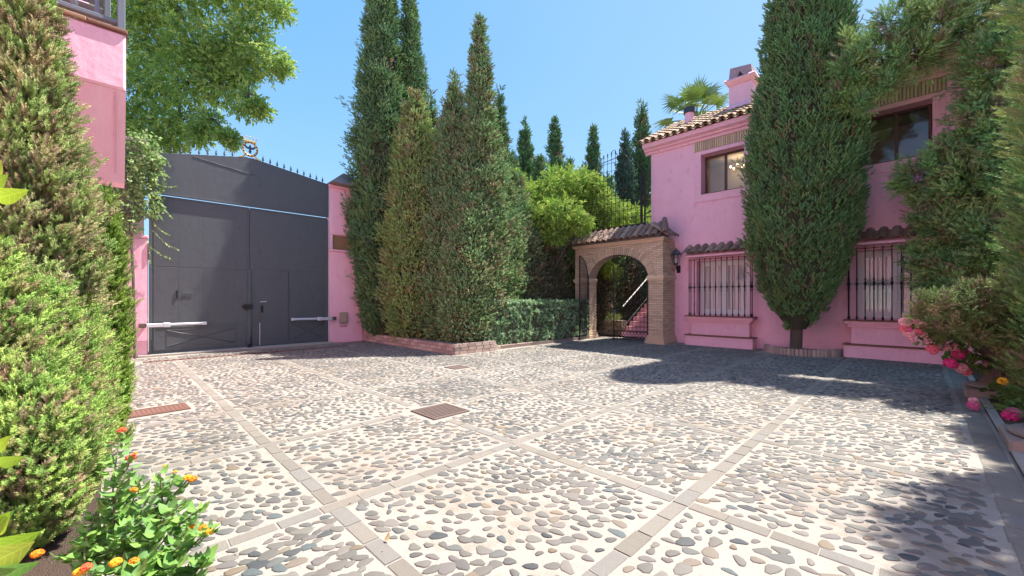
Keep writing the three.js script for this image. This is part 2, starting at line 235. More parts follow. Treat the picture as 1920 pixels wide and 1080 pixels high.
// ---------------------------------------------------------------- the driveway gate
const GZ = -13.2;
{
  const top = (x) => (x < 2.75 ? lerp(4.93, 5.33, (x - 0.62) / 2.13) : lerp(5.33, 5.0, (x - 2.75) / 2.13));
  const th = mesh('gate_threshold', cboxAt(0.45, 5.0, 0.0, 0.05, GZ - 0.3, GZ + 0.16, 0.01), M.stone); tag(th, 'pale stone threshold strip under the dark steel gate', 'threshold');
  const over = thing('gate_overpanel', 'fixed dark grey steel panel with spikes and crest above the gate leaves', 'gate panel', [0, 0, 0]);
  mesh('sheet', uvm(extr([[0.63, 3.97], [4.88, 3.97], [4.88, top(4.88)], [2.75, 5.33], [0.63, top(0.63)]], 0.04).translate(0, 0, GZ + 0.005)), M.gate, over);
  mesh('bottom_rail', cboxAt(0.64, 4.87, 3.972, 4.02, GZ + 0.046, GZ + 0.062, 0.004), M.gate, over);
  mesh('brace', bar(V(1.5, 5.06, GZ + 0.05), V(2.9, 4.86, GZ + 0.05), 0.008), M.gate, over);
  mesh('seam', cboxAt(2.74, 2.766, 4.03, 5.2, GZ + 0.0455, GZ + 0.049, 0.001), M.gate, over);
  mesh('top_rail', merge([[0.63, 2.70], [2.80, 4.88]].map(([a, b]) => bar(V(a, top(a) + 0.008, GZ + 0.025), V(b, top(b) + 0.008, GZ + 0.025), 0.014))), M.gate, over);
  const spike = merge([bar(V(0, -0.02, 0), V(0, 0.08, 0), 0.008), lathe([[0.0, 0.0], [0.03, 0.055], [0.034, 0.062], [0.012, 0.085], [0.026, 0.10], [0.012, 0.125], [0.002, 0.185]], 6)]);
  for (let i = 0; i < 23; i++) { const x = 0.72 + i * 0.181; if (Math.abs(x - 2.75) < 0.22 || x > 4.85) continue; const m = mesh('spike', spike, M.gate, over); m.position.set(x, top(x) + 0.015, GZ + 0.025); }
  // the crest: a wreath ring with studs, a bird, a crown, and two gilt feet
  const cr = new THREE.Group(); cr.name = 'crest'; cr.position.set(2.76, 5.36, GZ + 0.025); over.add(cr);
  const ring = mesh('wreath', clean(new THREE.TorusGeometry(0.17, 0.028, 8, 28)), M.gold, cr); ring.position.y = 0.22; ring.scale.y = 1.12;
  mesh('studs', merge(Array.from({ length: 14 }, (_, i) => move(clean(new THREE.SphereGeometry(0.024, 8, 6)), Math.cos(i / 14 * 2 * PI) * 0.17, 0.22 + Math.sin(i / 14 * 2 * PI) * 0.19, 0.015))), M.blueBlack, cr);
  const bird = [[0, 0.34], [0.018, 0.32], [0.02, 0.29], [0.05, 0.265], [0.09, 0.29], [0.115, 0.34], [0.13, 0.33], [0.125, 0.27], [0.09, 0.22], [0.03, 0.215], [0.022, 0.19], [0.04, 0.15], [0.018, 0.11], [0, 0.09]];
  mesh('bird', extr([...bird, ...bird.slice(1, -1).reverse().map(([x, y]) => [-x, y])], 0.02).translate(0, 0, -0.01), M.blueBlack, cr);
  mesh('crown', merge([cboxAt(-0.14, 0.14, 0.40, 0.45, -0.03, 0.03, 0.01), ...[-2, -1, 0, 1, 2].map((k) => bar(V(k * 0.055, 0.44, 0), V(k * 0.085, 0.53 + (2 - Math.abs(k)) * 0.012, 0), 0.012, 6, 0.005)), ...[-2, -1, 0, 1, 2].map((k) => move(clean(new THREE.SphereGeometry(0.016, 8, 6)), k * 0.087, 0.54 + (2 - Math.abs(k)) * 0.012, 0))]), M.gold, cr);
  mesh('foot', tube([V(-0.26, -0.05, 0), V(-0.17, -0.02, 0), V(-0.10, 0.06, 0)], 0.02, 10), M.gold, cr); mesh('foot', tube([V(0.26, -0.05, 0), V(0.17, -0.02, 0), V(0.10, 0.06, 0)], 0.02, 10), M.gold, cr);

  const frameRect = (x0, x1, y0, y1, z, w = 0.035, t = 0.012) => [cboxAt(x0, x1, y1 - w, y1, z, z + t, 0.003), cboxAt(x0, x1, y0, y0 + w, z, z + t, 0.003), cboxAt(x0, x0 + w, y0 + w, y1 - w, z, z + t, 0.003), cboxAt(x1 - w, x1, y0 + w, y1 - w, z, z + t, 0.003)];
  const saltire = (x0, x1, y0, y1, z) => [bar(V(x0, y0, z), V(x1, y1, z), 0.012, 4), bar(V(x0, y1, z), V(x1, y0, z), 0.012, 4)];
  function opener(parent, x0, dir, y) {                       // a ram: wall bracket, housing, tube, end
    const a = new THREE.Group(); a.name = 'opener_arm'; a.position.set(x0, y, GZ + 0.13); parent.add(a);
    mesh('bracket', cboxAt(-0.10 * dir, 0.02 * dir, -0.05, 0.05, -0.12, 0.03, 0.008), M.darkIron, a);
    mesh('housing', cboxAt(0.02 * dir, 0.42 * dir, -0.045, 0.045, -0.04, 0.045, 0.012), M.paleMetal, a);
    mesh('collar', cboxAt(0.33 * dir, 0.46 * dir, -0.052, 0.058, -0.046, 0.052, 0.014), M.paleMetal, a);
    mesh('ram_tube', bar(V(0.46 * dir, 0.005, 0), V(1.14 * dir, 0.012, 0), 0.036, 12), M.paleMetal, a);
    mesh('end_cap', cboxAt(1.10 * dir, 1.19 * dir, -0.03, 0.05, -0.08, 0.035, 0.012), M.paleMetal, a);
  }
  const L = thing('gate_leaf', 'dark grey steel gate leaf without a wicket door, beside the creeper', 'gate leaf', [0, 0, 0]);
  mesh('sheet', cboxAt(0.66, 2.755, 0.065, 3.955, GZ - 0.05, GZ - 0.012, 0.004), M.gate, L);
  mesh('upper_plate', cboxAt(0.74, 2.70, 2.21, 3.90, GZ - 0.0115, GZ - 0.005, 0.003), M.gate, L);
  mesh('middle_plate', cboxAt(0.74, 2.70, 0.74, 2.19, GZ - 0.0115, GZ - 0.006, 0.003), M.gate, L);
  mesh('lower_frame', merge(frameRect(0.74, 2.66, 0.12, 0.71, GZ - 0.0115)), M.gate, L);
  mesh('inner_frame', merge(frameRect(0.98, 2.42, 0.2, 0.63, GZ - 0.0115, 0.02, 0.008)), M.gate, L);
  mesh('saltire', merge(saltire(1.0, 2.40, 0.22, 0.61, GZ - 0.006)), M.gate, L);
  mesh('stile', cboxAt(0.655, 0.705, 0.06, 3.0, GZ - 0.0115, GZ + 0.03, 0.006), M.gate, L);
  mesh('hinge', bar(V(0.66, 2.35, GZ + 0.03), V(0.66, 2.75, GZ + 0.03), 0.03, 8), M.gate, L);
  mesh('meeting_stile', cboxAt(2.70, 2.785, 0.05, 2.2, GZ - 0.004, GZ + 0.022, 0.006), M.gate, L);
  mesh('cover_strip', cboxAt(2.72, 2.80, 0.07, 3.9, GZ - 0.07, GZ - 0.0505, 0.004), M.gate, L);
  mesh('lock_box', merge([cboxAt(2.60, 2.80, 1.12, 1.25, GZ + 0.022, GZ + 0.09, 0.012), bar(V(2.56, 1.19, GZ + 0.07), V(2.62, 1.19, GZ + 0.07), 0.02, 8)]), M.iron, L);
  mesh('foot_bolt', merge([cboxAt(2.70, 2.80, 0.07, 0.16, GZ + 0.022, GZ + 0.07, 0.008), bar(V(2.77, 0.05, GZ + 0.06), V(2.77, 0.36, GZ + 0.06), 0.012)]), M.iron, L);
  mesh('letter_flap', cboxAt(1.28, 1.50, 1.42, 1.58, GZ - 0.0055, GZ - 0.001, 0.002), M.gate, L);
  mesh('latch', merge([cboxAt(1.17, 1.20, 1.40, 1.62, GZ - 0.006, GZ + 0.02, 0.004), bar(V(1.3, 1.51, GZ + 0.01), V(1.48, 1.51, GZ + 0.01), 0.007)]), M.iron, L);
  for (const x of [1.22, 1.72, 2.22]) mesh('sheet_seam', cboxAt(x, x + 0.006, 0.76, 3.89, GZ - 0.0058, GZ - 0.0035, 0.001), M.gate, L);
  opener(L, 0.58, 1, 0.76);
  const R = thing('gate_leaf', 'dark grey steel gate leaf holding a narrow wicket door, beside the cypresses', 'gate leaf', [0, 0, 0]);
  mesh('sheet', cboxAt(2.765, 4.86, 0.065, 3.955, GZ - 0.05, GZ - 0.012, 0.004), M.gate, R);
  mesh('upper_plate', cboxAt(2.80, 4.80, 2.25, 3.90, GZ - 0.0115, GZ - 0.005, 0.003), M.gate, R);
  mesh('side_plate', cboxAt(3.76, 4.80, 0.80, 2.22, GZ - 0.0115, GZ - 0.006, 0.003), M.gate, R);
  mesh('lower_frame', merge(frameRect(3.77, 4.80, 0.12, 0.74, GZ - 0.0115)), M.gate, R); mesh('lower_frame', merge(frameRect(2.80, 2.99, 0.12, 0.74, GZ - 0.0115, 0.02)), M.gate, R);
  mesh('saltire', merge(saltire(3.84, 4.74, 0.2, 0.66, GZ - 0.006)), M.gate, R);
  const d = mesh('wicket_door', cboxAt(3.015, 3.735, 0.08, 2.22, GZ - 0.0115, GZ + 0.012, 0.005), M.gate, R);
  mesh('handle', merge([bar(V(3.0, 1.32, GZ + 0.06), V(3.16, 1.33, GZ + 0.06), 0.013), bar(V(3.05, 1.32, GZ), V(3.05, 1.32, GZ + 0.06), 0.012)]), M.paleMetal, d);
  mesh('lock', cboxAt(3.02, 3.075, 1.02, 1.22, GZ + 0.0125, GZ + 0.05, 0.008), M.iron, d);
  mesh('door_edge', cboxAt(2.993, 3.008, 0.1, 0.72, GZ - 0.0115, GZ + 0.02, 0.002), M.paleMetal, R);
  mesh('stile', cboxAt(4.80, 4.875, 0.06, 3.9, GZ - 0.0115, GZ + 0.03, 0.006), M.gate, R);
  for (const x of [3.3, 3.85, 4.35]) mesh('sheet_seam', cboxAt(x, x + 0.006, 2.27, 3.89, GZ - 0.0048, GZ - 0.003, 0.001), M.gate, R);
  opener(R, 4.98, -1, 0.79);
}
// ---------------------------------------------------------------- walls beside the gate
{
  const a = thing('gate_pier', 'pink rendered gate pier with bare masonry top, overgrown by creeper', 'gate pier', [0, 0, 0]);
  mesh('lower_body', cboxAt(-1.2, 0.643, 0, 2.86, GZ - 0.45, GZ + 0.02, 0.015), M.pink, a);
  mesh('ledge', cboxAt(-1.2, 0.648, 2.865, 2.93, GZ - 0.47, GZ + 0.05, 0.012), M.pinkTrim, a);
  mesh('upper_body', cboxAt(-1.1, 0.57, 2.932, 5.15, GZ - 0.42, GZ - 0.04, 0.015), M.ashlar, a);
  mesh('cap', merge([cboxAt(-1.15, 0.63, 5.152, 5.24, GZ - 0.47, GZ + 0.02, 0.015)]), M.ashlar, a);
  mesh('skirting', cboxAt(-1.2, 0.62, 0, 0.4, GZ + 0.022, GZ + 0.05, 0.01), M.pinkTrim, a);
  const b = thing('gate_pier', 'pink rendered gate pier with small pyramid cap behind the tall cypress', 'gate pier', [0, 0, 0]);
  mesh('lower_body', cboxAt(4.93, 6.0, 0, 2.92, GZ - 0.45, GZ + 0.02, 0.015), M.pink, b);
  mesh('ledge', cboxAt(4.90, 6.0, 2.922, 2.98, GZ - 0.47, GZ + 0.06, 0.012), M.pinkTrim, b);
  mesh('upper_body', merge([cboxAt(4.96, 5.02, 2.982, 3.46, GZ - 0.42, GZ + 0.01, 0.004), cboxAt(5.021, 6.0, 2.982, 3.46, GZ - 0.42, GZ - 0.06, 0.004), cboxAt(4.955, 6.0, 3.462, 4.95, GZ - 0.42, GZ + 0.012, 0.015)]), M.pink, b);
  mesh('inset_panel', cboxAt(5.03, 5.9, 3.0, 3.44, GZ - 0.0595, GZ - 0.045, 0.004), grainy([0.30, 0.19, 0.10], {}, 0.4, 0.006, 0.2), b);
  mesh('cornice', cboxAt(4.88, 6.05, 4.952, 5.03, GZ - 0.5, GZ + 0.09, 0.02), M.pinkTrim, b);
  const roof = new THREE.CylinderGeometry(0.04, 0.84, 0.5, 4); roof.rotateY(PI / 4); roof.translate(5.46, 5.29, GZ - 0.2); mesh('cap', uvm(clean(roof)), M.ashlar, b);
  const w = thing('boundary_wall', 'pink rendered boundary wall running behind the cypress bed', 'wall', [0, 0, 0]);
  mesh('wall_body', cboxAt(6.003, 16, 0, 2.7, GZ - 0.35, GZ - 0.03, 0.015), M.pink, w);
  const ic = thing('meter_box', 'small beige cover box on the pink pier beside the planter', 'meter box', [5.34, 0.79, GZ + 0.02]);
  mesh('case', cboxAt(-0.13, 0.13, -0.18, 0.18, 0.0, 0.07, 0.015), grainy([0.42, 0.30, 0.22], { roughness: 0.6 }, 0.3, 0.001, 0.2), ic);
  mesh('lid', cboxAt(-0.09, 0.09, -0.11, 0.12, 0.071, 0.085, 0.006), grainy([0.46, 0.34, 0.25], { roughness: 0.6 }, 0.3, 0.001, 0.2), ic);
  mesh('lip', cboxAt(-0.12, 0.12, -0.27, -0.25, 0.0, 0.03, 0.004), M.terracotta, ic);
}
// ---------------------------------------------------------------- house with the balcony, left
{
  const b = thing('balcony_house', 'pink rendered house corner with corbelled balcony behind the near conifer', 'house', [0, 0, 0]);
  const F = -5.5, E = 0.105;
  mesh('wall', merge([box(-6, -0.32, 0, 7.5, F - 0.55, F - 6.9)]), M.pink, b);
  // corbel: underside leans back towards the wall
  const side = [[F, 3.42], [F - 0.5, 2.62], [F - 0.75, 2.62], [F - 0.75, 3.42]];
  const corbel = new THREE.ExtrudeGeometry(new THREE.Shape(side.map(([z, y]) => new THREE.Vector2(-z, y))), { depth: 6, bevelEnabled: false }); corbel.rotateY(PI / 2); corbel.translate(-6 + E - 0.0, 0, 0);
  mesh('corbel', uvm(clean(corbel)), M.pink, b);
  mesh('corbel_rib', uvm(clean(bar(V(E - 0.08, 3.40, F + 0.002), V(E - 0.08, 2.70, F - 0.442), 0.006, 4))), M.pinkTrim, b);
  mesh('fascia', cboxAt(-6, E, 3.422, 3.97, F - 0.9, F + 0.03, 0.02), M.pink, b);
  mesh('slab', cboxAt(-6, E - 0.01, 3.3, 3.42, F - 2.3, F - 0.901, 0.01), M.pink, b);
  for (let i = 0; i < 9; i++) mesh('edge_tile', cboxAt(E + 0.015 - (i + 1) * 0.28, E + 0.012 - i * 0.28, 3.972, 4.005 + 0.004 * (i % 2), F - 0.35, F + 0.055, 0.008), i % 3 ? grainy([0.40, 0.22, 0.13], {}, 0.3, 0.004, 0.2) : M.terracotta, b);
  // balustrade
  const rail = new THREE.Group(); rail.name = 'balustrade'; b.add(rail);
  mesh('bottom_rail', cboxAt(-2.4, E - 0.02, 4.075, 4.12, F - 0.09, F - 0.03, 0.008), M.ironGrey, rail);
  mesh('top_rail', cboxAt(-2.4, E - 0.02, 4.95, 5.0, F - 0.1, F - 0.02, 0.008), M.ironGrey, rail);
  mesh('corner_post', cboxAt(E - 0.06, E - 0.003, 4.01, 5.3, F - 0.12, F - 0.0, 0.006), M.ironGrey, rail);
  const bal = lathe([[0.012, 0], [0.012, 0.05], [0.03, 0.07], [0.022, 0.10], [0.034, 0.14], [0.014, 0.2], [0.012, 0.5], [0.03, 0.54], [0.012, 0.6], [0.012, 0.88]], 10);
  for (let i = 0; i < 10; i++) { const m = mesh('baluster', i % 2 ? bal : box(-0.014, 0.014, 0, 0.88, -0.014, 0.014), M.ironGrey, rail); m.position.set(E - 0.20 - i * 0.15, 4.08, F - 0.06); }
  // louvred shutter on the balcony wall
  const sh = new THREE.Group(); sh.name = 'shutter'; b.add(sh);
  mesh('frame', merge([cboxAt(-0.05, 0.0, 4.0, 6.2, F - 0.5, F - 0.44, 0.005), cboxAt(-0.62, -0.57, 4.0, 6.2, F - 0.5, F - 0.44, 0.005)]), M.ironGrey, sh);
  for (let i = 0; i < 16; i++) { const m = mesh('louvre', cboxAt(-0.565, -0.055, -0.05, 0.05, -0.008, 0.008, 0.003), M.ironGrey, sh); m.position.set(0, 4.1 + i * 0.12, F - 0.47); m.rotation.x = 0.7; }
}
{ // the wing that closes the courtyard on the sunny side; the windows opposite mirror it
  const w = thing('courtyard_wing', 'long sunlit pink house wing closing the courtyard opposite the barred windows', 'house', [0, 0, 0]);
  const holes = [[-2.2, -0.8, 0.9, 2.5], [1.6, 3.0, 0.9, 2.5], [5.4, 6.8, 0.9, 2.5], [-2.2, -0.8, 4.4, 5.8], [1.6, 3.0, 4.4, 5.8], [5.4, 6.8, 4.4, 5.8]];
  mesh('wall', panelX([[-4.4, 0], [14, 0], [14, 7], [-4.4, 7]], -3.4, 0.4, holes.map(([a, b, c, d]) => [[a, c], [b, c], [b, d], [a, d]])), M.pink, w);
  for (const [a, b, c, d] of holes) mesh('window', box(-3.25, -3.2, c, d, a, b), M.white, w);
  mesh('eave', cboxAt(-3.8, -2.75, 7.001, 7.15, -4.5, 14.1, 0.02), M.pinkTrim, w);
}
// ---------------------------------------------------------------- roof tiles
function tileGeo(len, r0, r1, t = 0.014, up = true, seg = 8) {          // a half-round tile along +x, wide end at x = 0
  const pos = [], idx = [], rings = [[0, r0], [len, r1]], row = (seg + 1);
  for (const k of [0, t]) for (const [x, r] of rings) for (let i = 0; i <= seg; i++) { const a = i / seg * PI, rr = r - k, s = up ? 1 : -1; pos.push(x, Math.sin(a) * rr * 0.85 * s, Math.cos(a) * rr); }
  const q = (a, b, c, d) => idx.push(a, b, c, b, d, c);
  for (let i = 0; i < seg; i++) { q(i, i + 1, row + i, row + i + 1); q(2 * row + i + 1, 2 * row + i, 3 * row + i + 1, 3 * row + i); q(i, 2 * row + i, i + 1, 2 * row + i + 1); q(row + i + 1, 3 * row + i + 1, row + i, 3 * row + i); }
  q(0, row, 2 * row, 3 * row); q(row + seg, seg, 3 * row + seg, 2 * row + seg);
  const g = new THREE.BufferGeometry(); g.setAttribute('position', new THREE.Float32BufferAttribute(pos, 3)); g.setIndex(idx);
  const c = uvm(g); c.computeVertexNormals(); return toCreasedNormals(c, 0.7);
}
const coverTile = tileGeo(0.44, 0.095, 0.075), panTile = tileGeo(0.44, 0.085, 0.10, 0.014, false);
// rows of tiles running up from the eave (x0, y0) at the slope angle; columns along z
function tiledSlope(parent, x0, y0, z0, z1, pitch, rows, slope, tones, r, cap = 1e9) {
  const n = Math.floor((z1 - z0) / pitch), left = []; let made = 0;
  for (let j = 0; j < rows; j++) for (let i = 0; i <= n; i++) for (const kind of [0, 1]) {
    if (kind === 0 && i === n) continue;
    const z = z0 + (i + (kind ? 0 : 0.5)) * pitch + (r() - 0.5) * 0.012, s = j * 0.36 + (r() - 0.5) * 0.02, lift = kind ? 0.055 : 0.03;
    const m = new THREE.Object3D(); m.position.set(x0 + Math.cos(slope) * s - Math.sin(slope) * lift - (kind ? 0.0 : 0.03), y0 + Math.sin(slope) * s + Math.cos(slope) * lift + (kind ? 0.02 : 0.05), z);
    m.rotation.set((r() - 0.5) * 0.05, (r() - 0.5) * 0.04, slope - 0.05 + (r() - 0.5) * 0.02, 'ZYX'); m.rotation.order = 'YZX';
    const g = kind ? coverTile : panTile, mat = pick(tones, r);
    if (made++ < cap) { const k = mesh('roof_tile', g, mat, parent); k.position.copy(m.position); k.rotation.copy(m.rotation); }
    else { m.updateMatrix(); left.push(g.clone().applyMatrix4(m.matrix)); }
  }
  if (left.length) stuff(mesh('roof_tiles', merge(left), tones[0], parent));
}
// ---------------------------------------------------------------- the pink house
const HX = 13.0, house = thing('pink_house', 'two storey pink rendered house with tiled roof and barred windows', 'house', [0, 0, 0]);
const UPW = [[-4.80, -3.60], [-1.02, 0.17]], LOW = [[-4.94, -3.48], [-1.13, 0.33]];
{
  const rect = (z0, z1, y0, y1) => [[z0, y0], [z1, y0], [z1, y1], [z0, y1]];
  mesh('facade', panelX(rect(-6.44, 5, 0, 6.45), HX, 0.42, [...UPW.map(([a, b]) => rect(a, b, 4.62, 5.86)), ...LOW.map(([a, b]) => rect(a, b, 0.93, 2.58))]), M.pink, house);
  mesh('end_wall', merge([box(HX + 0.421, HX + 5, 0, 6.45, -6.44, -6.1), box(HX + 0.421, HX + 5, 0, 6.45, 4.6, 5)]), M.pink, house);
  mesh('rear_wall', box(HX + 4.6, HX + 5, 0, 6.45, -6.099, 4.599), M.pink, house);
  mesh('floor_slab', merge([box(HX + 0.421, HX + 4.599, 0.0, 0.1, -6.099, 4.599), box(HX + 0.421, HX + 4.599, 3.0, 3.25, -6.099, 4.599), box(HX + 0.421, HX + 4.599, 6.2, 6.44, -6.099, 4.599)]), M.roomWall, house);
  mesh('partition', merge([box(HX + 0.421, HX + 4.599, 0.101, 2.999, -2.4, -2.28), box(HX + 0.421, HX + 4.599, 3.251, 6.199, -2.4, -2.28), box(HX + 3.0, HX + 3.1, 0.101, 2.999, -6.098, -2.401), box(HX + 2.6, HX + 2.7, 3.251, 6.199, -6.098, -2.401), box(HX + 2.6, HX + 2.7, 3.251, 6.199, -2.279, 4.598), box(HX + 3.0, HX + 3.1, 0.101, 2.999, -2.279, 4.598)]), M.roomWall, house);
  // eaves cornice in three steps
  const cor = [[0, 6.28], [0.05, 6.28], [0.06, 6.36], [0.14, 6.37], [0.15, 6.42], [0.27, 6.47], [0.28, 6.60], [0, 6.60]];
  const cg = new THREE.ExtrudeGeometry(new THREE.Shape(cor.map(([x, y]) => new THREE.Vector2(HX - x, y))), { depth: 11.9, bevelEnabled: false }); cg.translate(0, 0, -6.62);
  mesh('cornice', uvm(clean(cg)), M.pinkTrim, house);
  // the roof deck and its tiles
  const SL = 28 * PI / 180, roof = mesh('roof', uvm(clean((() => { const s = new THREE.Shape([[HX - 0.27, 6.605], [HX + 3.0, 6.605 + 3.27 * Math.tan(SL)], [HX + 5.3, 6.605 + 0.6], [HX + 5.3, 6.45], [HX + 0.02, 6.46], [HX, 6.60]].map((p) => new THREE.Vector2(...p))); const g = new THREE.ExtrudeGeometry(s, { depth: 11.9, bevelEnabled: false }); g.translate(0, 0, -6.62); return g; })())), M.mortarBrick, house);
  tiledSlope(roof, HX - 0.36, 6.57, -6.66, -3.1, 0.235, 9, SL, paleTileTones, rngOf(31), 290);
  tiledSlope(roof, HX - 0.36, 6.57, -3.0, 5.2, 0.235, 9, SL, paleTileTones, rngOf(32), 0);
  // upper windows: raised surround, soldier-brick lintel, brown frame, panes
  for (const [a, b] of UPW) {
    const w = new THREE.Group(); w.name = 'window'; house.add(w);
    const z0 = a - 0.2, z1 = b + 0.2;
    mesh('surround', merge([cboxAt(HX - 0.03, HX - 0.001, 4.40, 4.62, z0, z1, 0.008), cboxAt(HX - 0.03, HX - 0.001, 5.86, 5.97, z0, z1, 0.008), cboxAt(HX - 0.03, HX - 0.001, 4.621, 5.859, z0, a, 0.008), cboxAt(HX - 0.03, HX - 0.001, 4.621, 5.859, b, z1, 0.008)]), M.pinkTrim, w);
    mesh('sill', cboxAt(HX - 0.02, HX + 0.30, 4.621, 4.645, a + 0.002, b - 0.002, 0.005), M.terracotta, w);
    const fx = HX + 0.31, fr = [cboxAt(fx, fx + 0.07, 4.646, 4.70, a + 0.002, b - 0.002, 0.006), cboxAt(fx, fx + 0.07, 5.80, 5.858, a + 0.002, b - 0.002, 0.006), cboxAt(fx, fx + 0.07, 4.701, 5.799, a + 0.002, a + 0.06, 0.006), cboxAt(fx, fx + 0.07, 4.701, 5.799, b - 0.06, b - 0.002, 0.006), cboxAt(fx + 0.002, fx + 0.06, 4.701, 5.799, (a + b) / 2 - 0.035, (a + b) / 2 + 0.035, 0.006)];
    mesh('frame', merge(fr), M.brownFrame, w);
    mesh('pane', box(fx + 0.03, fx + 0.034, 4.70, 5.80, a + 0.06, (a + b) / 2 - 0.035), M.pane, w); mesh('pane', box(fx + 0.03, fx + 0.034, 4.70, 5.80, (a + b) / 2 + 0.035, b - 0.06), M.pane, w);
    const bk = cbox(0.05, 0.285, 0.04, 0.004), n = Math.round((z1 - z0 + 0.05) / 0.062);
    mesh('lintel_bed', cboxAt(HX - 0.022, HX - 0.0005, 5.972, 6.275, z0 - 0.02, z1 + 0.02, 0.004), M.mortarBrick, w);
    for (let i = 0; i < n; i++) { const m = mesh('lintel_brick', bk, pick(brickTones), w); m.position.set(HX - 0.02, 6.122, z0 + 0.01 + i * 0.062); }
  }
  mesh('blind_rail', cboxAt(HX + 0.40, HX + 0.42, 4.75, 5.6, UPW[1][0] + 0.1, UPW[1][0] + 0.12, 0.004), M.white, house);
  // ground-floor windows: white casements, net curtains, cage of bars, sill, plinth and bench step, tiled hood
  for (const [a, b] of LOW) {
    const w = new THREE.Group(); w.name = 'barred_window'; house.add(w); const m = (a + b) / 2, fx = HX + 0.31;
    const fr = [cboxAt(fx, fx + 0.07, 0.932, 1.00, a + 0.002, b - 0.002, 0.006), cboxAt(fx, fx + 0.07, 2.51, 2.578, a + 0.002, b - 0.002, 0.006), cboxAt(fx, fx + 0.07, 1.001, 2.509, a + 0.002, a + 0.06, 0.006), cboxAt(fx, fx + 0.07, 1.001, 2.509, b - 0.06, b - 0.002, 0.006)];
    for (const [p, q] of [[a + 0.061, m - 0.001], [m + 0.001, b - 0.061]]) fr.push(cboxAt(fx - 0.015, fx + 0.05, 1.002, 1.09, p, q, 0.006), cboxAt(fx - 0.015, fx + 0.05, 2.42, 2.508, p, q, 0.006), cboxAt(fx - 0.014, fx + 0.049, 1.0905, 2.4195, p, p + 0.08, 0.006), cboxAt(fx - 0.014, fx + 0.049, 1.0905, 2.4195, q - 0.08, q, 0.006));
    mesh('casement_frame', merge(fr), M.white, w);
    for (const [p, q] of [[a + 0.14, m - 0.08], [m + 0.08, b - 0.14]]) {
      mesh('pane', box(fx + 0.015, fx + 0.019, 1.09, 2.42, p, q), M.pane, w);
      const c = new THREE.PlaneGeometry(q - p + 0.16, 1.75, 90, 1), cp = c.attributes.position; for (let i = 0; i < cp.count; i++) { const s = cp.getX(i); cp.setZ(i, 0.018 * Math.sin(s * 62 + 1.5 * Math.sin(s * 9)) + 0.01 * Math.sin(s * 23)); } c.rotateY(-PI / 2); c.translate(fx + 0.16, 1.78, (p + q) / 2); c.computeVertexNormals();
      mesh('curtain', c, M.curtain, w);
    }
    const z0 = a - 0.12, z1 = b + 0.12, gx = HX - 0.28, y0 = 0.9, y1 = 2.63;
    const iron = lathe([[0.011, 0], [0.022, 0.015], [0.022, 0.05], [0.011, 0.1], [0.011, 0.70], [0.018, 0.76], [0.012, 0.79], [0.024, 0.84], [0.024, 0.88], [0.012, 0.93], [0.018, 0.96], [0.011, 1.02], [0.011, 1.66], [0.018, 1.70], [0.011, y1 - y0]], 8);
    for (let i = 0; i <= 11; i++) { const k = mesh('bar', iron, M.iron, w); k.position.set(gx, y0, z0 + (z1 - z0) * i / 11); }
    for (const z of [z0, z1]) { const k = mesh('bar', iron, M.iron, w); k.position.set(gx + 0.14, y0, z); }
    mesh('grille_rail', merge([bar(V(gx, 1.76, z0), V(gx, 1.76, z1), 0.006), bar(V(gx, 1.76, z0), V(HX, 1.76, z0), 0.006), bar(V(gx, 1.76, z1), V(HX, 1.76, z1), 0.006), bar(V(gx, 2.6, z0), V(gx, 2.6, z1), 0.008)]), M.iron, w);
    const S = z0 - 0.1, T = z1 + 0.1, nt = 7;
    for (let i = 0; i < nt; i++) mesh('sill_tile', cboxAt(HX - 0.40, HX - 0.001, 0.868, 0.899, S + (T - S) * i / nt + 0.002, S + (T - S) * (i + 1) / nt - 0.002, 0.006), M.terracotta, w);
    mesh('sill_moulding', merge([cboxAt(HX - 0.36, HX - 0.0012, 0.80, 0.867, S + 0.03, T - 0.03, 0.015), cboxAt(HX - 0.31, HX - 0.0014, 0.73, 0.7995, S + 0.08, T - 0.08, 0.015)]), M.pinkTrim, w);
    mesh('plinth', cboxAt(HX - 0.25, HX - 0.0016, 0.325, 0.7295, S + 0.14, T - 0.14, 0.012), M.pinkTrim, w);
    mesh('bench', cboxAt(HX - 0.40, HX - 0.0018, 0.0, 0.288, S + 0.02, T - 0.02, 0.012), M.pinkTrim, w);
    for (let i = 0; i < nt; i++) mesh('bench_tile', cboxAt(HX - 0.425, HX - 0.002, 0.289, 0.322, S + (T - S) * i / nt + 0.002, S + (T - S) * (i + 1) / nt - 0.002, 0.006), M.terracotta, w);
    // hood
    const hood = new THREE.Shape([[HX - 0.36, 2.68], [HX - 0.36, 2.735], [HX, 2.95], [HX, 2.68]].map((p) => new THREE.Vector2(...p))), hg = new THREE.ExtrudeGeometry(hood, { depth: T - S - 0.02, bevelEnabled: false }); hg.translate(-0.0012, 0, S + 0.01);
    const h = mesh('hood', uvm(clean(hg)), M.pinkTrim, w), r = rngOf(Math.round(a * 100));
    for (let i = 0; i <= 8; i++) for (let j = 0; j < 2; j++) { const k = mesh('roof_tile', coverTile, pick(tileTones, r), h); k.position.set(HX - 0.44 + j * 0.25, 2.765 + j * 0.15, S + 0.02 + (T - S - 0.04) * i / 8); k.rotation.z = 0.56; k.rotation.y = (r() - 0.5) * 0.04; k.scale.set(0.72, 1.1, 1.08); }
    for (let i = 0; i < 8; i++) { const k = mesh('roof_tile', panTile, pick(tileTones, r), h); k.position.set(HX - 0.42, 2.845, S + 0.02 + (T - S - 0.04) * (i + 0.5) / 8); k.rotation.z = 0.56; k.scale.set(1.1, 0.9, 1.1); }
  }
  // chimney and flue
  const ch = new THREE.Group(); ch.name = 'chimney'; ch.position.set(14.45, 7.0, -4.03); house.add(ch);
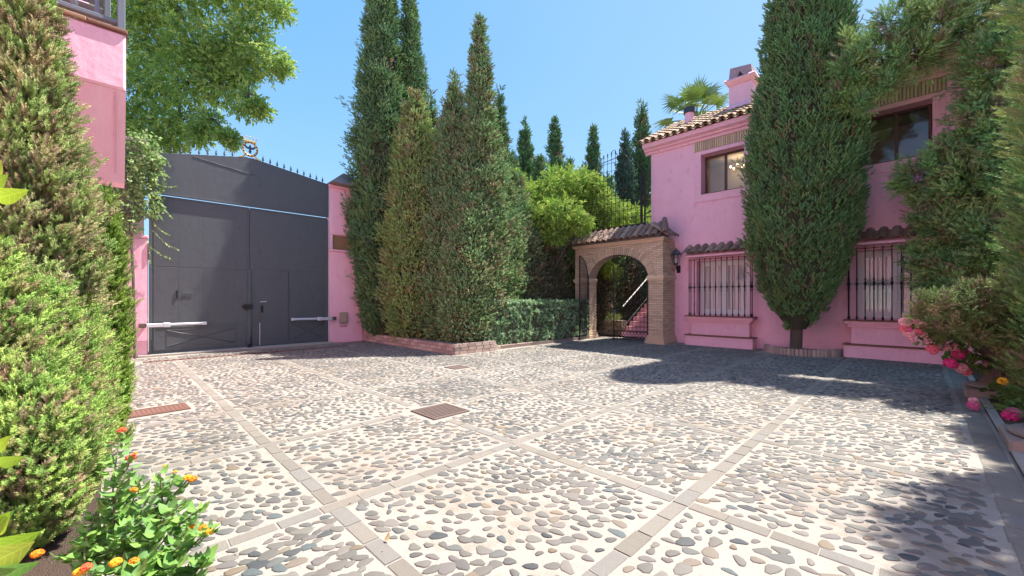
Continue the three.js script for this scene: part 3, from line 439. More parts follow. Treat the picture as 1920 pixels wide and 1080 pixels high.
  mesh('shaft', cboxAt(-0.32, 0.32, 0, 1.2, -0.33, 0.33, 0.012), M.pink, ch);
  const capP = lathe([[0, 1.2], [0.47, 1.2], [0.50, 1.22], [0.60, 1.32], [0.62, 1.36], [0.62, 1.40], [0, 1.40]], 4); capP.rotateY(PI / 4); mesh('cap', uvm(capP), M.pinkTrim, ch);
  const tent = extr([[-0.34, 1.405], [0.34, 1.405], [0.30, 1.80], [-0.30, 1.72]], 0.62, [[[-0.1, 1.43], [0.12, 1.43], [0.01, 1.62]]]); tent.rotateY(PI / 2); tent.translate(-0.31, 0, 0); mesh('cowl', uvm(tent), grainy([0.5, 0.33, 0.36], {}, 0.3, 0.01, 0.2), ch);
  mesh('base_flare', uvm(lathe([[0.47, 0.0], [0.60, 0.0], [0.50, 0.12], [0.46, 0.16]], 4).rotateY(PI / 4).translate(0, 0.45, 0)), M.pink, ch);
  const fl = new THREE.Group(); fl.name = 'flue'; fl.position.set(14.3, 7.05, -5.68); house.add(fl);
  mesh('pipe', bar(V(0, 0, 0), V(0, 0.92, 0), 0.15, 16), M.pink, fl); mesh('collar', merge([bar(V(0, 0.80, 0), V(0, 0.98, 0), 0.19, 16)]), std([0.03, 0.045, 0.06], { roughness: 0.6 }), fl);
  // chandelier lit inside the first upstairs room
  const sc = thing('chandelier', 'small lit candle chandelier hanging inside the upstairs room', 'chandelier', [HX + 2.0, 5.82, -4.36]);
  mesh('rod', bar(V(0, -0.06, 0), V(0, 0.38, 0), 0.012, 6), M.gold, sc);
  for (let i = 0; i < 5; i++) { const a = i / 5 * 2 * PI + 0.4, P = (r, y) => V(Math.cos(a) * r, y, Math.sin(a) * r); mesh('arm', tube([P(0, -0.04), P(0.1, -0.1), P(0.2, -0.06), P(0.21, 0.02)], 0.009, 10), M.gold, sc); const b = mesh('bulb', clean(new THREE.SphereGeometry(0.028, 10, 8)), new THREE.MeshStandardMaterial({ color: 0xffffff, emissive: new THREE.Color(1, 0.72, 0.38), emissiveIntensity: 5 }), sc); b.position.copy(P(0.21, 0.055)); }
  const l = new THREE.PointLight(new THREE.Color(1, 0.75, 0.45), 0.5); l.position.set(0, 0.05, 0); l.castShadow = true; l.name = 'bulb_light'; sc.add(l);
}
// ---------------------------------------------------------------- lantern on the wall
{
  const l = thing('wall_lantern', 'old greenish metal lantern with glass panes on the pink wall', 'lantern', [HX, 2.36, -5.5]);
  const met = grainy([0.10, 0.135, 0.135], { roughness: 0.6, metalness: 0.4 }, 0.1, 0.001, 0.1);
  mesh('bracket', merge([cboxAt(-0.03, -0.001, -0.12, 0.12, -0.06, 0.06, 0.008), tube([V(-0.02, 0, 0), V(-0.14, -0.02, 0), V(-0.22, 0.06, 0), V(-0.22, 0.14, 0)], 0.016, 12)]), M.iron, l);
  mesh('base', lathe([[0, 0.12], [0.05, 0.12], [0.06, 0.15], [0.085, 0.165], [0.085, 0.18], [0, 0.18]], 8).translate(-0.22, 0, 0), met, l);
  for (let i = 0; i < 6; i++) { const a = i / 6 * 2 * PI, b = (i + 1) / 6 * 2 * PI, P = (r, t, y) => V(-0.22 + Math.cos(t) * r, y, Math.sin(t) * r); mesh('glazing_bar', bar(P(0.085, a, 0.18), P(0.145, a, 0.46), 0.008, 4), met, l);
    const q = new THREE.BufferGeometry(), A = P(0.083, a, 0.18), B = P(0.083, b, 0.18), C = P(0.142, a, 0.46), D = P(0.142, b, 0.46); q.setAttribute('position', new THREE.Float32BufferAttribute([A, B, C, B, D, C].flatMap((v) => v.toArray()), 3)); q.computeVertexNormals(); mesh('glass', q, M.pane, l); }
  mesh('roof', lathe([[0.16, 0.46], [0.165, 0.475], [0.13, 0.52], [0.09, 0.56], [0.085, 0.58], [0.06, 0.60], [0.02, 0.63], [0.03, 0.65], [0, 0.68]], 6).translate(-0.22, 0, 0), met, l);
  mesh('candle', bar(V(-0.22, 0.18, 0), V(-0.22, 0.32, 0), 0.02, 8), M.white, l);
}
// ---------------------------------------------------------------- brick archway
const AX = 12.12, ZR = -6.10, ZL = -8.35, ARCH = { c: (ZR + ZL) / 2, a: (ZR - ZL) / 2, spring: 2.07, rise: 0.83 };
{
  const A = thing('brick_archway', 'tan brick archway with tiled coping joined to the pink house', 'archway', [0, 0, 0]);
  const T = 0.45, out = [[-8.95, 0], [-8.95, 3.22], [-5.63, 3.22], [-5.63, 0], [ZR, 0], [ZR, ARCH.spring]];
  for (let i = 1; i < 20; i++) { const t = i / 20 * PI; out.push([ARCH.c + Math.cos(t) * ARCH.a, ARCH.spring + Math.sin(t) * ARCH.rise]); }
  out.push([ZL, ARCH.spring], [ZL, 0]);
  mesh('core', panelX(out, AX + 0.012, T - 0.024), M.mortarBrick, A);
  mesh('core', box(AX + T, HX - 0.002, 0, 3.2, -6.09, -5.645), M.mortarBrick, A);
  // bricks: courses on the front, the sides and the jambs
  const r = rngOf(5), groups = brickTones.map(() => []), put = (x, y, z, w, h, d) => { const g = cbox(w, h, d, 0.0035); g.translate(x, y, z); groups[Math.floor(r() * groups.length)].push(g); };
  const CH = 0.056, H = 0.044;
  const arcTop = (z) => { const u = (z - ARCH.c) / (ARCH.a + 0.24); return Math.abs(u) >= 1 ? 0 : ARCH.spring + Math.sqrt(1 - u * u) * (ARCH.rise + 0.22); };
  for (let k = 0; k * CH < 3.2; k++) {
    const y = k * CH + CH / 2, off = (k % 2) * 0.125;
    for (let z = -8.95 + off - 0.125; z < -5.63; z += 0.25) {
      let a = Math.max(z, -8.95), b = Math.min(z + 0.238, -5.63); if (b - a < 0.03) continue;
      const inside = (q) => (y < ARCH.spring + 0.02 ? q > ZL && q < ZR : y < arcTop(q));
      if (inside(a) && inside(b)) continue;
      if (inside(a)) { while (inside(a) && a < b) a += 0.01; } if (inside(b)) { while (inside(b) && b > a) b -= 0.01; }
      if (b - a < 0.03) continue;
      put(AX + 0.012, y, (a + b) / 2, 0.024, H, b - a);
    }
    for (let x = AX + (off ? 0.006 : 0.131) - 0.125; x < HX - 0.02; x += 0.25) { const a = Math.max(x, AX + 0.001), b = Math.min(x + 0.238, HX - 0.004); if (b - a > 0.03) put((a + b) / 2, y, -5.633, b - a, H, 0.024); }
    if (y < ARCH.spring) for (const [z, s] of [[ZL, 1], [ZR, -1]]) for (let x = AX + off * 0.5; x < AX + T - 0.03; x += 0.235) put(x + 0.112, y, z + s * 0.0, Math.min(0.225, AX + T - x), H, 0.016);
  }
  groups.forEach((g, i) => stuff(mesh('bricks', merge(g), brickTones[i], A)));
  // voussoirs round the arch, flush ring slightly proud, one part each
  const NV = 52, vg = cbox(T + 0.012, 0.235, 0.048, 0.004);
  for (let i = 0; i < NV; i++) { const t = (i + 0.5) / NV * PI, nz = Math.cos(t) / ARCH.a, ny = Math.sin(t) / ARCH.rise, l = Math.hypot(nz, ny), m = mesh('voussoir', vg, pick(brickTones, r), A); m.position.set(AX + T / 2 - 0.003, ARCH.spring + Math.sin(t) * ARCH.rise + ny / l * 0.117, ARCH.c + Math.cos(t) * ARCH.a + nz / l * 0.117); m.rotation.x = Math.atan2(nz / l, ny / l); }
  // mouldings and feet of the piers
  const band = (z0, z1, y0, y1, o, deep) => cboxAt(AX - o, deep, y0, y1, z0 - o, z1 + o, 0.012);
  for (const [z0, z1, deep] of [[ZR, -5.63, HX - 0.003], [-8.95, ZL, AX + T + 0.03]]) {
    mesh('impost', merge([band(z0, z1, 2.0, 2.045, 0.035, deep), band(z0, z1, 2.046, 2.095, 0.06, deep - 0.001), band(z0, z1, 2.096, 2.14, 0.04, deep - 0.002)]), brickTones[2], A);
    mesh('pier_foot', merge([band(z0, z1, 0, 0.11, 0.09, deep), band(z0, z1, 0.111, 0.20, 0.065, deep - 0.001), band(z0, z1, 0.201, 0.27, 0.03, deep - 0.002)]), brickTones[1], A);
  }
  mesh('corbel_course', merge([cboxAt(AX - 0.04, AX + T + 0.04, 3.222, 3.275, -9.0, -5.58, 0.006), cboxAt(AX - 0.08, AX + T + 0.08, 3.2755, 3.32, -9.04, -5.54, 0.006)]), brickTones[0], A);
  const cop = new THREE.Shape([[AX - 0.14, 3.325], [AX + 0.42, 3.82], [AX + 0.56, 3.82], [AX + 0.62, 3.325]].map((p) => new THREE.Vector2(...p))), cg = new THREE.ExtrudeGeometry(cop, { depth: 3.3, bevelEnabled: false }); cg.translate(0, 0, -9.0);
  const coping = mesh('coping', uvm(clean(cg)), grainy([0.30, 0.24, 0.21], {}, 0.4, 0.01, 0.2), A), rr = rngOf(77);
  for (let i = 0; i < 15; i++) {
    const z = -8.94 + i * 0.222;
    for (let j = 0; j < 2; j++) { const k = mesh('roof_tile', coverTile, pick(tileTones, rr), coping); k.position.set(AX - 0.22 + j * 0.27, 3.37 + j * 0.225, z); k.rotation.z = 0.70; k.rotation.y = (rr() - 0.5) * 0.06; k.scale.set(0.85, 1, 0.98); }
    if (i < 14) { const k = mesh('roof_tile', panTile, pick(tileTones, rr), coping); k.position.set(AX - 0.20, 3.44, z + 0.111); k.rotation.z = 0.70; k.scale.set(1.3, 1, 1); }
  }
  for (let i = 0; i < 4; i++) for (let j = 0; j < 2; j++) { const k = mesh('roof_tile', coverTile, pick(tileTones, rr), coping); k.position.set(AX - 0.02 + i * 0.21, 3.38 + j * 0.2 + (i === 0 ? -0.04 : 0.0), -5.44 - j * 0.26); k.rotation.order = 'YZX'; k.rotation.y = PI / 2 - (i - 1.5) * 0.1; k.rotation.z = 0.62; k.scale.set(0.85, 1, 0.95); }
  for (let j = 0; j < 3; j++) { const k = mesh('ridge_tile', coverTile, pick(tileTones, rr), coping); k.position.set(AX - 0.16 + j * 0.2, 3.42 + j * 0.17, -5.50 - j * 0.09); k.rotation.order = 'YZX'; k.rotation.y = 0.42; k.rotation.z = 0.66; k.scale.set(0.8, 1.1, 1); }
  for (let i = 0; i < 8; i++) { const k = mesh('ridge_tile', coverTile, pick(tileTones, rr), coping); k.position.set(AX + 0.49, 3.80, -8.98 + i * 0.40); k.rotation.y = -PI / 2; }
}
// iron leaves of the arch: a stile at the free end, bars, a mid rail, ringed bottom panel; the head follows the arch
function ironLeaf(label, hinge, free) {
  const g = thing('iron_gate_leaf', label, 'gate leaf', [hinge.x, 0, hinge.z]);
  const dx = free.x - hinge.x, dz = free.z - hinge.z, W = Math.hypot(dx, dz); g.rotation.y = Math.atan2(-dz, dx);
  const head = (s) => ARCH.spring + ARCH.rise * Math.sqrt(Math.max(0, 1 - (1 - clamp(s / W, 0, 1)) ** 2)) - 0.05;
  mesh('stile', cboxAt(-0.02, 0.035, 0.05, head(0.03) + 0.02, -0.02, 0.02, 0.006), M.iron, g); mesh('stile', cboxAt(W - 0.03, W, 0.03, head(W), -0.018, 0.018, 0.006), M.iron, g);
  const n = 9; for (let i = 1; i < n; i++) { const s = W * i / n; mesh('bar', merge([bar(V(s, 0.36, 0), V(s, head(s), 0), 0.008), move(clean(new THREE.SphereGeometry(0.015, 6, 5)), s, 1.25, 0)]), M.iron, g); }
  mesh('rail', merge([0.08, 0.36, 1.28].map((y) => cboxAt(0.035, W - 0.03, y - 0.012, y + 0.012, -0.010, 0.010, 0.003))), M.iron, g);
  mesh('head_rail', tube(Array.from({ length: 14 }, (_, i) => V(0.01 + (W - 0.02) * i / 13, head(0.01 + (W - 0.02) * i / 13), 0)), 0.014, 26), M.iron, g);
  const m = 10; for (let i = 0; i < m; i++) for (const y of [0.15, 0.29]) { const t = mesh('ring', clean(new THREE.TorusGeometry(0.05, 0.008, 5, 12)), M.iron, g); t.position.set(0.08 + (W - 0.15) * i / (m - 1), y, 0); }
  const lk = new THREE.Group(); lk.name = 'latch'; lk.position.set(W - 0.02, 1.0, 0); g.add(lk);
  mesh('lock_case', cboxAt(-0.09, 0.03, -0.08, 0.08, -0.03, 0.03, 0.008), M.iron, lk); mesh('ring_pull', move(clean(new THREE.TorusGeometry(0.045, 0.008, 6, 14)), -0.04, -0.02, -0.04), M.ironGrey, lk);
}
ironLeaf('wrought iron gate leaf swung wide open against the clipped hedge', V(12.06, 0, -8.33), V(11.15, 0, -8.06));
ironLeaf('wrought iron gate leaf standing half open before the pink steps', V(12.2, 0, -6.15), V(11.86, 0, -7.2));
// ---------------------------------------------------------------- steps behind the arch
{
  const s = thing('garden_steps', 'pink garden steps with sloping iron handrail seen through the archway', 'steps', [0, 0, 0]);
  for (let i = 0; i < 11; i++) { mesh('step', cboxAt(13.75 + i * 0.29, 14.04 + i * 0.29 + (i === 10 ? 1.2 : 0), 0, 0.17 * (i + 1), -8.0, -6.46, 0.01), M.pink, s); mesh('tread', cboxAt(13.72 + i * 0.29, 14.03 + i * 0.29, 0.17 * (i + 1) + 0.001, 0.17 * (i + 1) + 0.028, -8.02, -6.47, 0.006), grainy([0.5, 0.25, 0.24], {}, 0.4, 0.003, 0.2), s); }
  const slope = 0.17 / 0.29, P = (x, h) => V(x, (x - 13.75) * slope + h, -7.94);
  mesh('handrail', merge([bar(P(13.75, 1.12), P(16.6, 1.12), 0.028, 8)]), std([0.42, 0.40, 0.38], { roughness: 0.5 }), s);
  mesh('bottom_rail', bar(P(13.75, 0.32), P(16.6, 0.32), 0.014), M.iron, s);
  for (let i = 0; i < 20; i++) { const x = 13.80 + i * 0.145; mesh('baluster', merge([bar(P(x, 0.18), P(x, 1.12), 0.01), move(clean(new THREE.SphereGeometry(0.02, 6, 5)), x, (x - 13.75) * slope + 0.6, -7.94), move(clean(new THREE.SphereGeometry(0.016, 6, 5)), x, (x - 13.75) * slope + 0.9, -7.94)]), M.iron, s); }
  const w = thing('retaining_wall', 'low rough ochre garden wall beside the pink steps', 'wall', [0, 0, 0]); const r = rngOf(41);
  mesh('mortar', cboxAt(13.82, 14.2, 0, 0.58, -11.5, -8.03, 0.02), grainy([0.36, 0.27, 0.19], {}, 0.5, 0.02, 0.3), w);
  const sg = [0, 1, 2].map((k) => { const g = cbox(0.09, 0.15, 0.26, 0.03), p = g.attributes.position; for (let i = 0; i < p.count; i++) p.setXYZ(i, p.getX(i) + 0.012 * n3(p.getX(i) * 9, p.getY(i) * 9 + k, p.getZ(i) * 9), p.getY(i) + 0.012 * n3(p.getX(i) * 9 + 5, p.getY(i) * 9, p.getZ(i) * 9 + k), p.getZ(i) + 0.02 * n3(p.getX(i) * 9, p.getY(i) * 9 + 3, p.getZ(i) * 9 - k)); return g; });
  const st = [[0.42, 0.29, 0.17], [0.36, 0.25, 0.16], [0.46, 0.35, 0.23], [0.33, 0.22, 0.15]].map((c) => grainy(c, {}, 0.3, 0.01, 0.15));
  for (let j = 0; j < 3; j++) for (let i = 0; i < 12; i++) { const m = mesh('stone', sg[(i + j) % 3], pick(st, r), w); m.position.set(13.81, 0.11 + j * 0.175, -11.3 + i * 0.285 + (j % 2) * 0.14); }
}
// ---------------------------------------------------------------- tall iron fence over the arch
{
  const f = thing('iron_fence', 'tall dark iron railing with spear tips above the archway coping', 'fence', [12.62, 3.86, 0]);
  const topAt = (z) => (z < -7.15 ? lerp(2.35, 2.55, (z + 9.0) / 1.85) : lerp(2.55, 1.75, Math.pow((z + 7.15) / 0.7, 0.6)));
  const tip = lathe([[0.008, 0], [0.022, 0.02], [0.01, 0.035], [0.026, 0.08], [0.002, 0.17]], 6);
  for (let i = 0; i <= 16; i++) { const z = -9.0 + i * 0.158, b = mesh('bar', bar(V(0, 0.02, z), V(0, topAt(z) + 0.12, z), 0.009), M.iron, f); const t = mesh('spear_tip', tip, M.iron, b); t.position.set(0, topAt(z) + 0.12, z); }
  for (let j = 0; j < 9; j++) { const y = 0.05 + j * 0.29; mesh('rail', j === 0 ? cboxAt(-0.03, 0.03, y - 0.03, y + 0.03, -9.05, -6.45, 0.006) : bar(V(0, y, -9.05), V(0, y, y > 1.7 ? -7.0 : -6.45), 0.008), M.iron, f); }
  mesh('top_rail', tube(Array.from({ length: 24 }, (_, i) => V(0, topAt(-9.05 + i * 2.6 / 23), -9.05 + i * 2.6 / 23)), 0.012, 60), M.iron, f);
  mesh('post', cboxAt(-0.035, 0.035, 0, 1.75, -6.62, -6.56, 0.006), M.iron, f); mesh('post', cboxAt(-0.03, 0.03, 0, 1.75, -6.49, -6.45, 0.006), M.iron, f);
  for (const s of [-1, 1]) mesh('scroll', tube(Array.from({ length: 20 }, (_, i) => { const t = i / 19 * 4.2; return V(0, 2.72 + Math.sin(t) * 0.1 * (1 - i / 30), -7.5 + s * (0.12 + Math.cos(t) * 0.1 * (1 - i / 30))); }), 0.009, 30), M.iron, f);
}
// ---------------------------------------------------------------- planter beds
{
  const p = thing('brick_planter', 'low pinkish brick planter bed under the cypress group', 'planter', [0, 0, 0]), r = rngOf(21);
  const X = 6.08, Z = -8.15;
  mesh('mortar', merge([box(X + 0.012, X + 0.22, 0, 0.262, -13.15, Z - 0.012), box(X + 0.221, 7.4, 0, 0.262, Z - 0.22, Z - 0.012), box(7.401, 12.05, 0, 0.09, Z - 0.30, Z - 0.13)]), grainy([0.30, 0.22, 0.19], {}, 0.4, 0.004, 0.1), p);
  const lg = [cbox(0.13, 0.075, 0.235, 0.006), cbox(0.128, 0.073, 0.228, 0.008)], fg = lg.map((g) => g.clone().rotateY(PI / 2)), kg = cbox(0.30, 0.10, 0.13, 0.008);
  for (let j = 0; j < 3; j++) {
    for (let i = 0; i < 20; i++) { const z = Z - 0.125 - i * 0.25 - (j % 2) * 0.12; if (z < -13.05) continue; const m = mesh('brick', pick(lg, r), pick(redBrickTones, r), p); m.position.set(X + 0.07 - 0.004 * r(), 0.043 + j * 0.088, z); m.rotation.y = (r() - 0.5) * 0.012; }
    for (let i = 0; i < 5; i++) { const m = mesh('brick', pick(fg, r), pick(redBrickTones, r), p); m.position.set(X + 0.27 + i * 0.25 + (j % 2) * 0.04, 0.043 + j * 0.088, Z - 0.07); }
  }
  for (let i = 0; i < 15; i++) { const m = mesh('kerb_stone', kg, pick(redBrickTones, r), p); m.position.set(7.62 + i * 0.31, 0.05, Z - 0.19 - i * 0.012); m.rotation.y = 0.04; }
  const s = mesh('soil', (() => { const g = new THREE.PlaneGeometry(6.6, 4.8, 50, 40).rotateX(-PI / 2); g.translate(9.4, 0, -10.72); const q = g.attributes.position; for (let i = 0; i < q.count; i++) q.setY(i, (q.getX(i) < 7.3 ? 0.21 : 0.075) + 0.02 * n2(q.getX(i) * 3, q.getZ(i) * 3)); return uvm(g); })(), M.soil, p); s.userData.kind = 'stuff';
  const ring = thing('tree_ring', 'half round brick edging at the foot of the big cypress', 'planter', [12.75, 0, -2.2]), n = 30;
  mesh('soil', uvm(move(clean(new THREE.CylinderGeometry(0.72, 0.72, 0.12, 28, 1, false, PI, PI)), 0, 0.061, 0)), M.soil, ring);
  const bg = cbox(0.11, 0.17, 0.074, 0.01);
  for (let i = 0; i < n; i++) { const a = PI / 2 + (i + 0.5) / n * PI, m = mesh('brick', bg, pick(redBrickTones, r), ring); m.position.set(Math.cos(a) * 0.78 + 0.05, 0.085 + (r() - 0.5) * 0.01, Math.sin(a) * 0.78); m.rotation.y = -a; }
  structure('flower_bed', uvm(move(new THREE.PlaneGeometry(12, 3.2).rotateX(-PI / 2), 9.2, 0.02, 2.15)), M.soil);
  structure('side_bed', uvm(move(new THREE.PlaneGeometry(1.9, 4.4).rotateX(-PI / 2), -1.0, 0.02, -3.2)), M.soil);
}
// ---------------------------------------------------------------- foliage
// a sprig: an axis along +y with kite-shaped leaflets around it
function sprigGeo(n, spread, len, w, seed, flat = 0) {
  const r = rngOf(seed), pos = [], a = V(), dir = V(), side = V();
  for (let i = 0; i < n; i++) {
    const y = i / n * 0.85, ang = flat ? (i % 2 ? 0 : PI) + (r() - 0.5) * flat : i * 2.4 + r(), s = spread * (0.6 + 0.7 * r()), l = len * (1.15 - 0.6 * y) * (0.8 + 0.4 * r());
    dir.set(Math.cos(ang) * Math.sin(s), Math.cos(s), Math.sin(ang) * Math.sin(s)); side.set(-Math.sin(ang), 0.3 * (r() - 0.5), Math.cos(ang)).normalize().multiplyScalar(w * (0.7 + 0.6 * r()));
    a.set(0, y, 0); const m = a.clone().addScaledVector(dir, l * 0.45), t = a.clone().addScaledVector(dir, l), p = m.clone().add(side), q = m.clone().sub(side);
    pos.push(...a.toArray(), ...p.toArray(), ...t.toArray(), ...a.toArray(), ...t.toArray(), ...q.toArray());
  }
  const g = new THREE.BufferGeometry(); g.setAttribute('position', new THREE.Float32BufferAttribute(pos, 3)); g.computeVertexNormals(); return g;
}
// one broad leaf along +y, folded at the midrib and curling at the tip
function leafGeo(len, w, fold = 0.25, curl = 0.2, seg = 4, shape = 0.42) {
  const pos = [], row = (t) => { const k = Math.pow(Math.sin(PI * Math.pow(t, shape * 1.6)), 0.9) * w / 2, z = -curl * len * t * t; return [V(-k, len * t, z + fold * k), V(0, len * t, z), V(k, len * t, z + fold * k)]; };
  const idx = []; for (let i = 0; i <= seg; i++) for (const v of row(i / seg)) pos.push(v.x, v.y, v.z);
  for (let i = 0; i < seg; i++) for (const s of [0, 1]) { const k = i * 3 + s; idx.push(k, k + 1, k + 3, k + 1, k + 4, k + 3); }
  const g = new THREE.BufferGeometry(); g.setAttribute('position', new THREE.Float32BufferAttribute(pos, 3)); g.setIndex(idx); g.computeVertexNormals(); return g;
}
// a twig with n leaves
function clumpGeo(n, leaf, seed, spread = 1, twig = 1) {
  const r = rngOf(seed), list = [], o = new THREE.Object3D();
  for (let i = 0; i < n; i++) { const g = leaf.clone(); o.position.set(0, i / n * twig, 0); o.rotation.set(spread * (0.5 + 0.6 * r()), i * 2.4 + r() * 0.8, (r() - 0.5) * 0.6, 'YXZ'); const s = 0.75 + 0.5 * r(); o.scale.set(s, s, s); o.updateMatrix(); list.push(g.applyMatrix4(o.matrix)); }
  return mergeGeometries(list);
}
const HOUSEX = 12.9, tmpM = new THREE.Matrix4(), tmpQ = new THREE.Quaternion(), tmpQ2 = new THREE.Quaternion(), tmpC = new THREE.Color(), UPV = V(0, 1, 0);
class Spray {                                               // collects placed, coloured copies
  constructor() { this.m = []; this.c = []; }
  add(p, dir, roll, s, col) { tmpQ.setFromUnitVectors(UPV, dir).multiply(tmpQ2.setFromAxisAngle(UPV, roll)); tmpM.compose(p, tmpQ, typeof s === 'number' ? V(s, s, s) : s); this.m.push(tmpM.clone()); this.c.push(col); }
  build(name, geo, mat, parent) { const im = new THREE.InstancedMesh(geo, mat, this.m.length); im.name = name; this.m.forEach((m, i) => { im.setMatrixAt(i, m); im.setColorAt(i, tmpC.setRGB(...this.c[i])); }); im.userData.kind = 'stuff'; parent.add(im); return im; }
}
const tint = (pal, r, v = 0.25) => { const c = pick(pal, r), k = 1 - v / 2 + v * r(); return [c[0] * k, c[1] * k, c[2] * k]; };
const cypSprig = [sprigGeo(15, 0.55, 0.42, 0.075, 1), sprigGeo(15, 0.7, 0.40, 0.07, 2)], junSprig = sprigGeo(26, 0.75, 0.36, 0.034, 3, 1.2), fineSprig = sprigGeo(34, 0.7, 0.30, 0.024, 4, 2.2);
const DARK = [[0.147, 0.284, 0.106], [0.123, 0.248, 0.101], [0.185, 0.321, 0.117], [0.161, 0.272, 0.139], [0.222, 0.339, 0.117]];
const YELLOW = [[0.345, 0.463, 0.138], [0.287, 0.414, 0.127], [0.414, 0.475, 0.161], [0.23, 0.366, 0.115], [0.38, 0.377, 0.161]];
const OLIVE = [[0.23, 0.366, 0.149], [0.276, 0.403, 0.161], [0.184, 0.317, 0.138], [0.31, 0.377, 0.161], [0.241, 0.403, 0.161], [0.322, 0.329, 0.161]];
// a columnar conifer: plumes of sprigs over the surface of a lumpy body
function conifer(o) {
  const r = rngOf(o.seed), g = thing(o.name, o.label, 'tree', o.base, o.group), h = o.h, y0 = o.y0 ?? 0, R = o.r, sx = o.sx ?? 1, sz = o.sz ?? 1, lean = o.lean ?? [0, 0];
  const lump = (a, y) => 1 + (o.lump ?? 0.16) * n3(Math.cos(a) * 1.3 + o.seed, y * (o.lf ?? 0.8), Math.sin(a) * 1.3) + (o.lump ?? 0.16) * 0.6 * n3(Math.cos(a) * 3 + o.seed, y * 1.9, Math.sin(a) * 3) + (o.rib ?? 0.12) * n3(Math.cos(a) * 6, y * 1.6 + o.seed, Math.sin(a) * 6);
  const off = (y) => [lean[0] * y / h, lean[1] * y / h];
  mesh('trunk', tube([V(0, 0, 0), V(off(h * 0.3)[0] + 0.02, h * 0.3, off(h * 0.3)[1]), V(off(h * 0.85)[0], h * 0.85, off(h * 0.85)[1])], o.trunk ?? 0.09, 16, 8), M.bark, g);
  let rmax = 0; for (let i = 0; i <= 40; i++) rmax = Math.max(rmax, R(i / 40));
  const core = o.core ?? 0.74, cg = new THREE.CylinderGeometry(1, 1, 1, 22, 40, false), q = cg.attributes.position;
  for (let i = 0; i < q.count; i++) { const t = clamp(q.getY(i) + 0.5, 0, 1), a = Math.atan2(q.getZ(i), q.getX(i)), k = Math.hypot(q.getX(i), q.getZ(i)) < 0.01 ? 0 : 1, y = y0 + t * (h - y0), rr = R(t) * core * k * lump(a, y) * (1 + 0.12 * n3(Math.cos(a) * 5, y * 4, Math.sin(a) * 5)); let X = Math.cos(a) * rr * sx + off(y)[0], Zz = Math.sin(a) * rr * sz + off(y)[1]; if (o.clip) [X, Zz] = o.clip(X, y, Zz, 0.12); q.setXYZ(i, X, y, Zz); }
  cg.computeVertexNormals(); mesh('inner_twigs', uvm(clean(cg)), M.inner, g);
  const sp = [new Spray(), new Spray()], L = o.len, P = o.plume ?? 0.3, dead = o.dead ?? 0.04;
  for (let k = 0; k < o.plumes;) {
    const t = r(); if (r() * rmax > R(t) + rmax * 0.04) continue; k++;
    const a = r() * 2 * PI, y = y0 + t * (h - y0), rr = R(t) * lump(a, y) * (0.80 + 0.16 * r()), [ox, oz] = off(y), out = V(Math.cos(a) * sx, 0, Math.sin(a) * sz).normalize();
    const bp = V(Math.cos(a) * rr * sx + ox, y, Math.sin(a) * rr * sz + oz);
    const dir = out.clone().multiplyScalar(o.out ?? 0.4).add(V((r() - 0.5) * 0.35, o.up ?? 0.9, (r() - 0.5) * 0.35)).normalize();
    const brown = r() < dead, pal = brown ? [[0.36, 0.25, 0.14], [0.30, 0.22, 0.13], [0.26, 0.20, 0.12]] : o.pal, base = tint(pal, r, 0.35), len = P * (0.6 + 0.8 * r()) * clamp(R(t) / (rmax * 0.7), 0.5, 1), wid = (o.wid ?? 0.35) * len;
    if (!o.plumy) bp.addScaledVector(out, -R(t) * 0.22 * r() * r());
    for (let j = 0; j < o.per; j++) {
      const s = j / o.per, b = r() * 2 * PI; let d, p;
      if (o.plumy) { const w = wid * Math.sqrt(1 - s) * (0.35 + 0.65 * r()); d = dir.clone().add(V(Math.cos(b) * 0.45, (r() - 0.5) * 0.3, Math.sin(b) * 0.45)).normalize(); p = bp.clone().addScaledVector(dir, s * len).add(V(Math.cos(b) * w, (r() - 0.5) * w, Math.sin(b) * w)); }
      else { const e = V(r() - 0.5, r() - 0.5, r() - 0.5).normalize(); if (e.dot(dir) < -0.3) e.addScaledVector(dir, 0.9).normalize(); p = bp.clone().addScaledVector(e, wid * (0.55 + 0.45 * r())).addScaledVector(dir, len * (s - 0.35)); d = e.addScaledVector(dir, 1.1).normalize(); }
      if (o.clip) { const [X, Zz] = o.clip(p.x, p.y, p.z, 0.02); p.x = X; p.z = Zz; }
      const v = 0.85 + 0.3 * r(), sc = L * (0.75 + 0.5 * r()); sp[j % 2].add(p, d, r() * 6.28, sc, [base[0] * v, base[1] * v, base[2] * v]);
    }
  }
  const sg = o.sprig ? [o.sprig, o.sprig] : cypSprig;
  sp[0].build('crown', sg[0], M.needle, g); sp[1].build('crown', sg[1], M.needle, g);
  return g;
}
// foliage scattered through blobs [centre, radius, count]; leaves point outwards and along `droop`
function blobs(parent, name, list, geo, mat, pal, o, seed) {
  const r = rngOf(seed), s = new Spray();
  for (const [c, rad, n] of list) for (let k = 0; k < n;) {
    const d = V(r() - 0.5, r() - 0.5, r() - 0.5); if (d.lengthSq() > 0.25) continue; k++; d.normalize();
    const R = typeof rad === 'number' ? V(rad, rad * (o.flat ?? 0.75), rad) : rad, q = Math.pow(r(), o.shell ?? 0.45) * (1 + 0.3 * n3(d.x * 2 + c.x, d.y * 2 + c.y, d.z * 2 + c.z));
    const p = V(c.x + d.x * R.x * q, c.y + d.y * R.y * q, c.z + d.z * R.z * q);
    if (o.keep && !o.keep(p)) continue;
    const dir = d.clone().multiplyScalar(o.out ?? 0.7).add(V((r() - 0.5) * 0.9, (o.droop ?? 0) + (r() - 0.5) * 0.7, (r() - 0.5) * 0.9)).normalize();
    s.add(p, dir, r() * 6.28, o.len * (0.7 + 0.6 * r()), tint(pal, r, o.vary ?? 0.5));
  }
  return s.build(name, geo, mat, parent);
}
